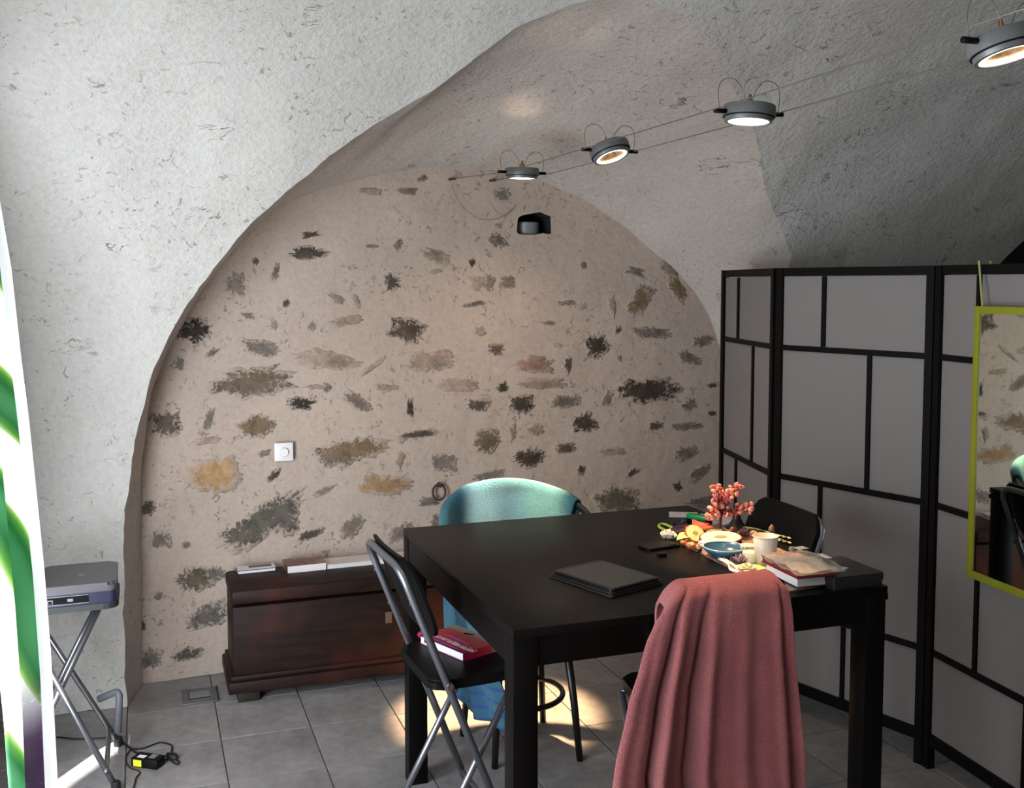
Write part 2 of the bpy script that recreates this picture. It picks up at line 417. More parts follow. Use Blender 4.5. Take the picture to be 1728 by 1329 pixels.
# exposed stones of the wall, each a piece of its own
TINT = {'D': (64, 58, 52), 'd': (86, 78, 71), 'g': (116, 108, 101), 't': (150, 135, 122), 'b': (128, 110, 88), 'o': (160, 132, 100), 'B': (104, 95, 82), 'r': (146, 118, 102), 'G': (98, 94, 88)}
STONES = [ # centre x, y, width, height, tilt, tint (photograph pixels, met with the wall plane)
 (522,398,30,13,10,'d'),(520,429,64,22,0,'d'),(433,442,13,11,0,'g'),(465,458,12,28,-15,'g'),(399,482,32,38,0,'g'),(570,503,26,14,-30,'t'),
 (662,479,27,28,0,'d'),(483,510,14,13,0,'d'),(329,558,58,46,-20,'D'),(438,585,64,24,-10,'g'),(585,541,60,15,8,'t'),(549,607,106,32,-8,'t'),
 (690,558,60,42,-15,'d'),(304,611,16,22,0,'g'),(419,645,132,54,5,'B'),(504,681,48,22,0,'D'),(600,676,50,26,-30,'g'),(690,687,13,32,0,'D'),
 (278,715,54,44,0,'d'),(350,708,14,36,-15,'g'),(429,720,64,40,3,'b'),(531,651,38,8,0,'t'),(549,652,14,14,0,'g'),(651,651,38,10,-5,'t'),
 (632,614,52,9,35,'t'),(702,733,68,12,4,'d'),(736,437,52,22,-20,'t'),(806,477,28,24,0,'t'),(824,478,16,28,0,'g'),(853,476,26,22,0,'g'),(837,408,32,20,-30,'g'),
 (796,446,13,13,0,'D'),(845,327,26,22,0,'g'),(983,448,12,12,0,'g'),(1071,455,30,13,-10,'g'),(1127,453,36,20,-35,'t'),(1079,506,54,36,55,'b'),(1142,487,46,24,-60,'b'),
 (1031,513,14,34,0,'t'),(799,514,36,8,10,'g'),(953,509,32,9,5,'g'),(920,542,22,8,0,'g'),(808,558,20,14,0,'t'),(835,588,28,20,-10,'d'),
 (1004,585,40,38,-10,'D'),(1040,555,14,12,0,'d'),(1100,561,66,18,-4,'g'),(1184,574,32,17,0,'g'),(1163,603,44,20,-20,'g'),(727,608,76,30,0,'t'),(749,594,22,10,0,'t'),
 (899,615,62,28,-5,'r'),(956,615,13,28,-12,'d'),(1094,660,100,46,0,'D'),(915,649,74,20,-4,'t'),(769,649,68,22,-4,'t'),(844,655,20,16,0,'D'),
 (804,684,38,21,0,'d'),(877,683,42,32,0,'D'),(953,681,54,22,0,'g'),(1163,681,22,18,30,'g'),(1028,676,13,26,-20,'g'),(989,716,44,32,0,'D'),
 (905,726,26,18,0,'t'),(1109,719,24,14,0,'d'),(1157,718,44,14,0,'g'),(1199,649,16,8,0,'d'),(1200,696,14,8,0,'d'),(820,743,46,38,5,'B'),
 (865,729,12,22,0,'t'),(745,780,50,28,-5,'g'),(896,769,50,30,0,'D'),(957,757,36,16,0,'d'),(1034,762,46,12,0,'t'),(1157,762,44,26,10,'g'),
 (983,792,13,16,0,'d'),(826,799,60,17,8,'g'),(1067,798,24,9,20,'d'),(1181,796,44,20,35,'g'),(1145,819,15,15,0,'d'),(1043,843,74,46,0,'B'),
 (718,847,40,16,5,'g'),(734,878,28,22,20,'g'),(1186,845,52,22,5,'g'),(362,802,88,60,5,'o'),(347,745,46,11,5,'t'),(588,762,116,44,5,'b'),
 (560,772,54,36,20,'B'),(441,766,20,9,15,'g'),(644,822,86,36,-5,'o'),(460,804,14,26,-40,'d'),(546,832,34,14,20,'t'),(672,776,13,28,0,'t'),
 (446,880,150,54,28,'G'),(480,868,60,66,-10,'G'),(410,902,80,26,0,'G'),(250,859,24,26,0,'d'),(274,911,40,28,0,'g'),(316,920,16,13,0,'g'),(525,906,50,15,10,'d'),(594,893,48,30,50,'g'),
 (672,899,42,26,25,'g'),(332,977,64,42,0,'B'),(364,967,34,26,-20,'g'),(349,1041,72,38,12,'G'),(236,1055,20,22,0,'d'),(257,1110,40,38,0,'g'),
 (318,1104,56,22,8,'G'),(267,1005,14,14,0,'g'),(620,322,40,12,0,'t'),(682,321,36,12,0,'g'),(709,300,18,10,30,'g'),(625,417,24,7,0,'t'),(671,414,14,22,-30,'g'),
 (420,532,26,9,-10,'g'),(358,596,24,10,30,'g'),(525,549,13,13,0,'t'),(604,509,10,24,20,'t'),(463,547,10,18,-35,'t'),(736,462,22,8,15,'t'),(1045,608,10,10,0,'t')]
def build_stone(cx, cy, w, h, rot, tint, seed):
    c = py(cx, cy, WY); px = (py(cx + 1, cy, WY) - c).length; pzv = (py(cx, cy + 1, WY) - c).length
    a, b = w / 2 * px * 1.04, h / 2 * pzv * 1.04; R = math.radians(rot); n = 52 if max(w, h) > 30 else 40
    ex = random.uniform(2.2, 3.4); bm = NB(); lay = bm.verts.layers.float.new('edge'); lc = bm.verts.layers.float_color.new('tint')
    base = srgb(TINT[tint]); k = random.uniform(.85, 1.15)
    col = V((base[0] * k * random.uniform(.95, 1.05), base[1] * k, base[2] * k * random.uniform(.95, 1.05), 1))
    def P(th, f):
        ca, sa = math.cos(th), math.sin(th)
        r = (abs(ca) ** ex + abs(sa) ** ex) ** (-1 / ex)
        sm = 1.5 if max(w, h) < 36 else 1.0
        rag = 1 + sm * .30 * noise.noise(V((ca * 1.3, sa * 1.3, seed * 7.7))) + sm * .26 * noise.noise(V((ca * 4, sa * 4, seed * 3.3))) + sm * .24 * noise.noise(V((ca * 11, sa * 11, seed * 5.1)))
        x, z = a * r * ca * rag * f, b * r * sa * rag * f
        return x * math.cos(R) - z * math.sin(R), x * math.sin(R) + z * math.cos(R)
    rings = []
    for f, e, off in ((1.0, 1.0, -.004), (.97, .9, .0022), (.72, .45, .0045), (.38, .1, .006)):
        ring = []
        for i in range(n):
            x, z = P(2 * PI * i / n, f)
            p = wob(V((c.x + x, WY, c.z + z)), .8); p.y -= off + (noise.noise(p * 40) * .002 if off > 0 else 0)
            v = bm.verts.new(p); v[lay] = e; v[lc] = col; ring.append(v)
        rings.append(ring)
    for A, B in zip(rings, rings[1:]):
        for i in range(n): bm.faces.new((A[i], A[(i + 1) % n], B[(i + 1) % n], B[i]))
    p = wob(V((c.x, WY, c.z)), .8); p.y -= .0065; v = bm.verts.new(p); v[lay] = 0; v[lc] = col
    for i in range(n): bm.faces.new((rings[-1][i], rings[-1][(i + 1) % n], v))
    return obj('stone', bm, STONE, WALL, smooth=True)
for i, s in enumerate(STONES): build_stone(*s, i + 1)

# floor: slab of grout with tiles laid on it
fl = boxo('floor', (3.6, 1.95, -.056), (8.9, 5.9, .10), GROUT); fl['kind'] = 'structure'
TX, TYp = .344, .3625; tx0, ty0 = -.096, 4.394
tb = box(NB(), (0, 0, 0), (TX - .005, TYp - .005, .012), bev=.0012); tile_me = bpy.data.meshes.new('tile'); tb.to_mesh(tile_me); tb.free(); tile_me.materials.append(TILE)
for i in range(-2, 14):
    for j in range(-10, 1):
        o = bpy.data.objects.new('tile', tile_me); COL.objects.link(o); o.parent = fl
        o.location = (tx0 + TX * (i + .5), ty0 + TYp * (j + .5) - .0, -.006 + random.uniform(-.0006, .0006))
        o.rotation_euler = (0, 0, random.choice([0, PI]))
# tiles reaching under the lunette wall
# end walls
def wall_poly(name, X, opening=None, right=False):
    """end wall filling the vault section, with a door opening"""
    YC = Y0 - AY; bm = NB(); t = .22; s = 1 if right else -1
    def topz(y): return SPR + AZ * math.sqrt(max(0, 1 - ((y - YC) / AY) ** 2)) + .06
    ys = [YC - AY - .05 + (2 * AY + .1) * k / 40 for k in range(41)]
    if opening: ys = sorted(ys + [opening[0], opening[1]])
    for y0, y1 in zip(ys, ys[1:]):
        if y1 - y0 < 1e-6: continue
        zb = 0
        if opening and y0 >= opening[0] - 1e-6 and y1 <= opening[1] + 1e-6: zb = opening[2]
        z0, z1 = max(topz(y0), .9), max(topz(y1), .9)
        v = [bm.verts.new(q) for q in ((X, y0, zb), (X, y1, zb), (X, y1, z1), (X, y0, z0), (X + s * t, y0, zb), (X + s * t, y1, zb), (X + s * t, y1, z1), (X + s * t, y0, z0))]
        for f in ((0, 1, 2, 3), (4, 5, 6, 7), (0, 1, 5, 4), (3, 2, 6, 7), (0, 3, 7, 4), (1, 2, 6, 5)): bm.faces.new([v[i] for i in f])
    bmesh.ops.remove_doubles(bm, verts=bm.verts[:], dist=.0001)
    o = obj(name, bm, PL_VAULT if not right else mat('bounce_soaking_brown', (52, 44, 38), .7)); o['kind'] = 'structure'; return o  # unseen right wall coloured dark to soak up bounced light
wall_poly('wall_left', XL0 + .02, (.30, 3.46, 2.10))
wall_poly('wall_right', XR0 - .02, None, True)
# door frame in the left wall (open doorway, the daylight side)
dr = thing('door_1', 'white framed open doorway', 'door'); del dr['category']; dr['kind'] = 'structure'; del dr['label']
DW = mat('door_white', (225, 225, 222), .45, var=.03)
for y in (.33, 3.43): boxo('door_jamb', (-.71, y, 1.05), (.10, .06, 2.10), DW, dr, bev=.004)
boxo('door_head', (-.71, 1.88, 2.07), (.10, 3.04, .06), DW, dr, bev=.004)
gw = NB(); box(gw, (-1.75, -.80, 2.0), (.20, 4.38, 4.0)); box(gw, (-1.75, 2.69, 3.53), (.20, 2.60, .94))
o = obj('wall_sun_blocker', gw, mat('sun_blocker_grey', (120, 118, 114), .9)); o['kind'] = 'structure'  # unseen blocker, added to trim the sun to a narrow floor streak
# dark alcove opening in the back pier on the far right
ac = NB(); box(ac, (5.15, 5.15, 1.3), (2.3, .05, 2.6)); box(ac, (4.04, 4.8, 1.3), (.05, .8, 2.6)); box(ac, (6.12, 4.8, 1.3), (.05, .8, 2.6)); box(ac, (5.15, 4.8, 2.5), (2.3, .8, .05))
o = obj('wall_alcove', ac, DARK); o['kind'] = 'structure'  # alcove faces painted black to stand for its unlit depth

# ============================================================ TABLE
TZ = .90; TXA, TXB, TYA, TYB = .842, 1.968, 2.349, 3.489
def make_table():
    t = thing('dining_table', 'large square black-brown veneer table in the middle of the room', 'table', (TXA, TYA, 0))
    w, d = TXB - TXA, TYB - TYA; L = .066
    boxo('tabletop', (w / 2, d / 2, TZ - .011), (w, d, .022), BLACK_WOOD, t, bev=.0012)
    for n, c, s in (('apron', (w / 2, .016, TZ - .0605), (w - 2 * L, .022, .077)), ('apron', (w / 2, d - .016, TZ - .0605), (w - 2 * L, .022, .077)),
                    ('apron', (.013, d / 2, TZ - .0605), (.022, d - 2 * L, .077)), ('apron', (w - .019, d / 2, TZ - .0605), (.022, d - 2 * L, .077))):
        boxo(n, c, s, BLACK_WOOD, t)
    for x in (L / 2, w - L / 2 - .006):
        for y in (L / 2, d - L / 2): boxo('leg', (x, y, (TZ - .022) / 2), (L, L, TZ - .022), BLACK_WOOD, t, bev=.0012)
    boxo('extension_leaf', (w - .05, d / 2, TZ - .034), (.12, d - .02, .018), BLACK_WOOD, t)
make_table()

# ============================================================ FOLDING STOOL-CHAIRS (local +x is the front)
def make_folding_chair(label, loc, rz):
    r = thing('folding_chair', label, 'chair', loc, rz, 'folding chairs around the table')
    xb, k, xr, m, hw = .224, -.392, -.115, .535, .187; T = .0115
    def A(z, s): return V((xb + k * z, s * hw, z))
    top = .965
    pts = [A(.012, 1), A(top - .06, 1), A(top - .045, 1) + V((-.01, 0, .01)), V((xb + k * top - .015, hw * .72, top)), V((xb + k * top - .015, -hw * .72, top)),
           A(top - .045, -1) + V((-.01, 0, .01)), A(top - .06, -1), A(.012, -1)]
    obj('tube_frame', tube(NB(), rnd([A(.012, 1), V((xb + k * top, hw, top)), V((xb + k * top, -hw, top)), A(.012, -1)], .07, 8), T, 12), STEEL, r, smooth=True)
    hr = hw - .026
    for s in (1, -1):
        p0 = V((xr, s * hr, .012)); p1 = V((xr + m * .585, s * hr, .585))
        obj('rear_leg', tube(NB(), [p0, p1], T * .92, 12), STEEL, r, smooth=True)
    for z in (.17,): obj('crossbar', tube(NB(), [A(z, 1), A(z, -1)], .008, 10), STEEL, r, smooth=True)
    z = .11; obj('crossbar', tube(NB(), [V((xr + m * z, hr, z)), V((xr + m * z, -hr, z))], .008, 10), STEEL, r, smooth=True)
    obj('crossbar', tube(NB(), [V((xr + m * .585, hr, .585)), V((xr + m * .585, -hr, .585))], .008, 10), STEEL, r, smooth=True)
    # seat
    sp = rnd([(-.06, 0, 0), (-.06, .168, 0), (.12, .168, 0), (.235, .150, 0), (.235, -.150, 0), (.12, -.168, 0), (-.06, -.168, 0), (-.06, 0, 0)], .04, 5)[:-1]
    bm = prism(NB(), [(p.x, p.y) for p in sp], .592, .622); bmesh.ops.bevel(bm, geom=[e for e in bm.edges if abs(e.verts[0].co.z - e.verts[1].co.z) < 1e-6], offset=.007, segments=2, affect='EDGES')
    obj('seat', bm, BLACK_PLASTIC, r, smooth=True, auto=40)
    # backrest: slightly dished black panel in front of the tubes
    bm = NB(); nu, nv = 16, 12; zt, zb = .985, .745
    def bf(u, v, off):
        y = lerp(-1, 1, u); z = lerp(zb, zt, v); w = .203 if v > .3 else .203 - .02 * (1 - v / .3)
        rc = max(0, abs(y) - .75) / .25; z2 = z - (rc ** 2) * .055 * max(0, (v - .5) * 2) + (rc ** 2) * .03 * max(0, (.5 - v) * 2)
        return V((xb + k * z2 + .0125 + off + .014 * (y * y), y * w, z2))
    vs = {}
    for i in range(nu + 1):
        for j in range(nv + 1):
            for l, off in ((0, 0), (1, .011)): vs[i, j, l] = bm.verts.new(bf(i / nu, j / nv, off))
    for i in range(nu):
        for j in range(nv):
            for l in (0, 1): bm.faces.new((vs[i, j, l], vs[i + 1, j, l], vs[i + 1, j + 1, l], vs[i, j + 1, l]))
    for i in range(nu):
        for j in (0, nv): bm.faces.new((vs[i, j, 0], vs[i + 1, j, 0], vs[i + 1, j, 1], vs[i, j, 1]))
    for j in range(nv):
        for i in (0, nu): bm.faces.new((vs[i, j, 0], vs[i, j + 1, 0], vs[i, j + 1, 1], vs[i, j, 1]))
    obj('backrest', bm, BLACK_PLASTIC, r, smooth=True, auto=50)
    for s in (1, -1):
        for z in (.755, .865):
            q = A(z, s); Mx = Matrix.Translation(q + V((-.010, 0, -.003))) @ Matrix.Rotation(PI / 2, 4, 'Y')
            obj('bolt', lathe(NB(), [(.0055, -.003), (.0055, .002), (.003, .004)], 12, Mx), CHROME, r)
        q = A(.612, s); Mx = Matrix.Translation(q + V((.004, s * .004, 0))) @ Matrix.Rotation(PI / 2, 4, 'X')
        obj('hinge_cap', lathe(NB(), [(.010, -.009), (.010, .009)], 14, Mx), CHROME, r)
        for q, nm in ((A(.0, s), 'foot_cap'), (V((xr, s * hr, 0)), 'foot_cap')):
            obj(nm, lathe(NB(), [(.015, 0), (.015, .03), (.0125, .034)], 14, Matrix.Translation(q)), RUBBER, r)
    return r
fc = make_folding_chair('black folding chair with grey tubes left of the table, pink book on its seat', (.80, 2.95, 0), .05)
near = clone(fc, (1.415, 2.42, 0), PI / 2 - .02, 'folding chair nearest the camera, hidden under the pink towel'); near.scale = (1, .93, 1)
clone(fc, (1.965, 3.02, 0), PI - .03, 'black folding chair between the table and the folding screen')

# book on the seat of the left chair
def book(name, label, cat, c, size, rz, cover, page=PAPER, parent_group=None, spine='x-', tiltM=None):
    t = thing(name, label, cat, c, rz, parent_group); l, w, h = size
    boxo('pages', (0, 0, h / 2), (l - .006, w - .006, h - .004), page, t)
    boxo('cover', (0, 0, h - .001), (l, w, .002), cover, t); boxo('cover', (0, 0, .001), (l, w, .002), cover, t)
    sx = {'x-': (-l / 2, 0, .002, w), 'x+': (l / 2, 0, .002, w), 'y-': (0, -w / 2, l, .002), 'y+': (0, w / 2, l, .002)}[spine]
    boxo('spine', (sx[0], sx[1], h / 2), (sx[2], sx[3], h), cover, t)
    return t
def cover_pink():
    t = NT('cover_pink'); tc = t.coord((1, 1, 1)); sx = t.n('ShaderNodeSeparateXYZ'); t.l(tc, sx.inputs[0])
    f = t.math('ADD', t.math('MULTIPLY', sx.outputs[0], 6.0), .5)
    c = t.ramp(f, [(.02, srgb((110, 32, 92))), (.22, srgb((176, 30, 74))), (.5, srgb((206, 44, 62))), (.72, srgb((214, 88, 84))), (.86, srgb((206, 190, 168)))])
    n = t.noise(14, 4, .6, 1.0); c = t.mix(t.math('MULTIPLY', t.ramp(n, [(.55, (0, 0, 0)), (.62, (1, 1, 1))]), t.ramp(f, [(.1, (.9, .9, .9)), (.5, (0, 0, 0))])), c, srgb((70, 30, 110)))
    t.set(Base_Color=c, Roughness=.3); return t.m
def text(s, size, M, m, parent, name='lettering', ext=.0003):
    cu = bpy.data.curves.new('tmp', 'FONT'); cu.body = s; cu.size = size; cu.extrude = ext; cu.align_x = 'CENTER'; cu.align_y = 'CENTER'
    to = bpy.data.objects.new('tmp', cu); COL.objects.link(to); bpy.context.view_layer.update()
    me = bpy.data.meshes.new_from_object(to.evaluated_get(bpy.context.evaluated_depsgraph_get())); bpy.data.objects.remove(to)
    me.transform(M); o = link(name, me, m, parent); return o
PS = [pz(x, y, .650) for x, y in ((736, 1052), (783, 1043), (832, 1096), (762, 1118))]
bc = V(((PS[0] + PS[1] + PS[2] + PS[3]) / 4)); bw = ((PS[3] - PS[0]).length + (PS[2] - PS[1]).length) / 2; bl = ((PS[1] - PS[0]).length + (PS[2] - PS[3]).length) / 2
bth = math.atan2((PS[2] - PS[3]).y, (PS[2] - PS[3]).x)
bk = book('paperback', 'pink paperback with white title on the seat of the left folding chair', 'book', (bc.x - .004, bc.y + .0, .622), (.150, .215, .026), bth, cover_pink(), spine='y-')
IVORY = mat('ivory_print', (226, 212, 200), .5)
text("l'Univers de", .032, Matrix.Translation((-.036, .035, .0268)) @ Matrix.Rotation(-PI / 2, 4, 'Z'), IVORY, bk)
text("Kundalini", .032, Matrix.Translation((-.040, -.062, .0268)) @ Matrix.Rotation(-PI / 2, 4, 'Z'), IVORY, bk)
LILAC = mat('lilac_print', (158, 96, 170), .5)
for k, (x, y, w) in enumerate(((-.012, .0, .12), (-.004, .01, .08), (-.062, -.01, .11))): boxo('print_line', (x, y, .0262), (.003, w, .0005), LILAC, bk)
boxo('bird_mark', (.048, .012, .0263), (.010, .035, .0006), DARK, bk, rz=.5)
# pink toy-like knob of cloth beside it
q = pz(712, 1070, .634)
bm = NB(); bmesh.ops.create_icosphere(bm, subdivisions=3, radius=.014)
for v in bm.verts: v.co *= 1 + .25 * noise.noise(v.co * 90); v.co.z *= .8
bmesh.ops.transform(bm, matrix=Matrix.Translation((q.x + .0, q.y, .633)), verts=bm.verts[:])
tag(obj('hair_tie', bm, mat('magenta_cloth', (214, 30, 92), .8), smooth=True), 'magenta scrunched hair tie on the seat behind the pink book', 'hair tie')

# ============================================================ BENTWOOD CHAIR BEHIND THE TABLE
def make_bistro():
    cx, cy = 1.315, 3.60
    t = thing('bentwood_armchair', 'black bentwood armchair between the table and the stone wall', 'chair', (cx, cy, 0))
    BW = mat('black_bentwood', (16, 14, 13), .35)
    F = [(-.178, .150), (.166, -.197), (.163, .168), (-.147, -.125)]
    for fx, fy in [(-.180, .150), (.166, -.197), (.163, .168), (-.150, -.150)]:
        T = V((fx * .76, fy * .76, .455)); obj('leg', tube(NB(), [V((fx, fy, 0)), V((fx * .9, fy * .9, .22)), T], [.0125, .014, .016], 12), BW, t, smooth=True)
    obj('ring_stretcher', tube(NB(), [(.165 * math.cos(a), .165 * math.sin(a), .205) for a in [2 * PI * k / 40 for k in range(40)]], .0105, 10, closed=True), BW, t, smooth=True)
    obj('seat', lathe(NB(), [(.0, .458), (.19, .455), (.205, .465), (.205, .478), (.19, .486), (0, .480)], 40, None, False), BW, t, smooth=True, auto=40)
    return t
bi = make_bistro()
HCX, HCY, HRX, HRY = 1.352, 3.66, .302, .29
def hoop(a, dz=0, dr=0): # a: 0 right arm, pi left arm
    s = max(0, math.sin(a)); c = math.cos(a)
    ex = 1
    return V((HCX + (HRX + dr) * c, HCY + (HRY + dr) * s - (0 if s > 0 else 0), .80 + .135 * s ** .8 + dz))
BWm = mat('black_bentwood', (16, 14, 13), .35)
pts = [V((HCX + HRX, HCY - .12, .70))] + [hoop(PI * k / 40) for k in range(41)] + [V((HCX - HRX, HCY - .12, .70))]
o = obj('back_hoop', tube(NB(), [p - V((1.315, 3.60, 0)) for p in smooth_path(pts, 2)], .014, 10), BWm, bi, smooth=True)
for a in (.9, 1.57, 2.24):
    p = hoop(a); obj('spindle', tube(NB(), [p - V((1.315, 3.60, 0)), V((.20 * math.cos(a), .20 * math.sin(a), .475))], .009, 8), BWm, bi, smooth=True)
for s in (1, -1): obj('arm_post', tube(NB(), [V((HCX + s * HRX - 1.315, -.06, .70)), V((s * .18 , -.04, .47))], .011, 8), BWm, bi, smooth=True)

def towel_mat(name, rgb1, rgb2, scale, stripes=False):
    t = NT(name); n = t.noise(3.0, 3); f = t.noise(scale, 4, .7); z = None
    c = t.ramp(n, [(.35, srgb(rgb1)), (.65, srgb(rgb2))])
    if stripes:
        s = t.n('ShaderNodeSeparateXYZ'); t.l(t.coord(), s.inputs[0])
        w = t.math('SINE', t.math('MULTIPLY', s.outputs[2], 125)); low = t.ramp(s.outputs[2], [(.40, (1, 1, 1)), (.43, (0, 0, 0))])
        c = t.mix(t.math('MULTIPLY', t.ramp(w, [(.55, (0, 0, 0)), (.75, (1, 1, 1))]), t.math('MULTIPLY', low, .85)), c, srgb((34, 84, 160)))
    c = t.mix(.22, c, t.ramp(f, [(.35, (0, 0, 0)), (.65, (1, 1, 1))]), 'OVERLAY')
    t.set(Base_Color=c, Roughness=.95); t.b.inputs['Sheen Weight'].default_value = .12; t.b.inputs['Sheen Roughness'].default_value = .5
    t.bump(f, 1.0, .012); return t.m
TURQ = towel_mat('turquoise_terry', (36, 108, 152), (62, 134, 146), 220, True)
PINK = towel_mat('pink_fleece', (166, 86, 88), (178, 96, 98), 260)
def turq(u, v):
    a = lerp(.42, PI + .85, u)
    if v < .38:  # inside face
        k = (.38 - v) / .38; h = hoop(min(a, PI)); dz = -k * .30; inward = .022 + .10 * k + .01 * math.sin(a * 7) * k
        p = V((HCX + (h.x - HCX) * (1 - inward / .3), HCY + (h.y - HCY) * (1 - inward / .3), h.z + .012 + dz))
        if a > PI: p.y -= (a - PI) * .3; p.z = max(p.z, h.z - .06)
        p.z = max(p.z, .50); p += V((0, 0, .0))
    elif v < .46:
        k = (v - .38) / .08; h = hoop(min(a, PI)); ang = PI * k; d = .018
        r = 1 + (-math.cos(ang)) * d / .3
        p = V((HCX + (h.x - HCX) * r, HCY + (h.y - HCY) * r, h.z + .014 + math.sin(ang) * .010))
        if a > PI: p.y -= (a - PI) * .3
    else:
        k = (v - .46) / .54; h = hoop(min(a, PI)); L = interp(a, [(0, .12), (1.9, .15), (2.5, .45), (2.9, .62), (PI + .3, .60), (PI + .85, .52)])
        fold = .014 * math.sin(a * 17) * k + .008 * math.sin(a * 31 + 1) * k; r = 1 + (.020 + fold - .05 * k) / .3
        p = V((HCX + (h.x - HCX) * r, HCY + (h.y - HCY) * r, h.z + .010 - k * L))
        if a > PI: p.y -= (a - PI) * .3 + k * .05; p.x += (a - PI) * .16 * k
    if a > PI: p.z -= (a - PI) * .16
    return p + noise.noise_vector(p * 9) * .004
o = cloth('towel', turq, 110, 60, TURQ, None, .005)
tag(o, 'turquoise towel draped over the black bentwood armchair behind the table', 'towel')

# pink towel over the near chair
NT_TOP = 1.0
def pink(u, v):
    # v: 0 hem on the table side, .22 ridge, 1 hem near the floor on the camera side
    fold_env = interp(u, [(0, .6), (.35, 1), (.55, .25), (.85, .15), (1, .7)])
    lx = [(985, 1128), (1005, 1108), (1040, 1092), (1100, 1077), (1150, 1062), (1200, 1052), (1250, 1040), (1290, 1033), (1320, 1037), (1420, 1052), (1700, 1060)]
    rx = [(985, 1318), (1000, 1329), (1040, 1337), (1100, 1341), (1150, 1345), (1200, 1349), (1250, 1353), (1329, 1358), (1420, 1362), (1700, 1370)]
    if v >= .22:
        k = (v - .22) / .78
        yb = lerp(2.232, 2.10, k ** .8); z = 1.0 - k * .80
        ypx = 1004 + 0 * k
        # photo row met at this height to read the outline of the cloth
        d = proj_row(z, yb)
        xl = py(interp(d, lx), d, yb).x; xr = py(interp(d, rx), d, yb).x
        x = lerp(xl, xr, u)
        if k < .06: z -= 0
        corner = (max(0, .17 - u) / .17) ** 2 * .05 + (max(0, u - .95) / .05) ** 2 * .012
        z -= corner * max(0, 1 - k * 3)
        s = (math.sin(u * 31 + .6 * k) * .55 + math.sin(u * 57 + 1.0) * .25 + math.sin(u * 17 - 1) * .35)
        y = yb - .036 * s * fold_env * min(1, k * 4) * (.4 + .8 * k)
        y += .03 * math.exp(-((u - .39) / .025) ** 2) * min(1, k * 5) + .045 * math.exp(-((u - .19) / .018) ** 2) * min(1, k * 4) + .03 * math.exp(-((u - .93) / .015) ** 2) * min(1, k * 6)
        y += -.02 * math.exp(-((u - .68) / .2) ** 2) * k + .03 * max(0, (u - .40)) * 0
        if k < .03: y += (1 - k / .03) * .014; z += .004 * (k / .03)
        p = V((x, y, z))
    else:
        k = (.22 - v) / .22
        d = proj_row(1.0, 2.232); xl = py(interp(d, lx), d, 2.232).x; xr = py(interp(d, rx), d, 2.232).x
        x = lerp(xl, xr, u); corner = (max(0, .17 - u) / .17) ** 2 * .05 + (max(0, u - .95) / .05) ** 2 * .012
        z = 1.0 + math.sin(min(1, k * 6) * PI) * .006 - max(0, k - .12) * .42 - corner; y = 2.246 + min(1, k * 6) * .052 + .006 * math.sin(u * 23) * k
        p = V((x, y, z))
    return p + noise.noise_vector(p * 12) * .003
def proj_row(z, y):
    X = 1.4; p = V((X, y, z)) - EYE; return CY - FPX * p.dot(upv) / p.dot(fwd)
o = cloth('towel', pink, 150, 90, PINK, None, .007)
tag(o, 'pink fleece towel hanging over the back of the nearest chair', 'towel')

# ============================================================ FOLDING SCREEN
def make_screen():
    P = [V((2.598, 4.29, 0)), V((2.446, 3.625, 0)), V((2.655, 2.95, 0)), V((2.60, 2.28, 0))]
    t = thing('folding_screen', 'tall black lattice folding screen with white paper panes', 'screen', tuple(P[1]))
    PANE = NT('screen_paper'); PANE.set(Base_Color=srgb((134, 129, 129)), Roughness=.6)
    tr = PANE.n('ShaderNodeBsdfTranslucent'); tr.inputs[0].default_value = srgb((150, 148, 148)); ms = PANE.n('ShaderNodeMixShader'); ms.inputs[0].default_value = .25
    outn = PANE.t.nodes['Material Output']; PANE.l(PANE.b.outputs[0], ms.inputs[1]); PANE.l(tr.outputs[0], ms.inputs[2]); PANE.l(ms.outputs[0], outn.inputs[0]); PANE = PANE.m
    H = 1.817; st = .030; rails = [.118, .430, .965, 1.494, H - .012]; muntin = [None, .31, .64, .31]
    for n, (a, b) in enumerate(zip(P, P[1:])):
        d = b - a; L = d.length - .012; ang = math.atan2(d.y, d.x); o0 = a + d.normalized() * .006 - P[1]
        e = bpy.data.objects.new('panel', None); COL.objects.link(e); e.parent = t; e.location = o0; e.rotation_euler = (0, 0, ang)
        flip = (n % 2 == 1)
        def bxx(name, x, z, sx, sz, m, sy=.022): return boxo(name, (x, 0, z), (sx, sy, sz), m, e)
        bxx('stile', st / 2, H / 2, st, H, BLACK_PAINT, .030); bxx('stile', L - st / 2, H / 2, st, H, BLACK_PAINT, .030)
        for z in rails:
            h = .032 if z in (rails[0], rails[-1]) else .020
            if z == rails[0]: bxx('rail', L / 2, z - .008, L - 2 * st, .044, BLACK_PAINT)
            else: bxx('rail', L / 2, z - (h / 2 - .012 if z == rails[-1] else 0), L - 2 * st, h, BLACK_PAINT)
        inner = L - 2 * st
        fr = [(.62,), (.30,), (.64,), (.31,)]
        for r in range(4):
            zlo, zhi = rails[r] + .012, rails[r + 1] - (.011 if r < 3 else .022)
            f = fr[r][0]
            if r == 0 and n != 2: f = None if n == 0 else .5
            if r == 0 and n == 2: f = .76
            if r == 1: f = .31 if n == 1 else .36 if n == 2 else .31
            if n == 2 and r == 3: f = .305
            if n == 0 and r in (2,): f = .64
            cuts = [0] + ([f] if f else []) + [1]
            for c0, c1 in zip(cuts, cuts[1:]):
                x0 = st + inner * c0; x1 = st + inner * c1
                boxo('pane', ((x0 + x1) / 2, 0, (zlo + zhi) / 2), (x1 - x0 - .001, .003, zhi - zlo), PANE, e)
            if f: bxx('muntin', st + inner * f, (zlo + zhi) / 2, .018, zhi - zlo, BLACK_PAINT, .020)
    return t, P
scr, SP = make_screen()
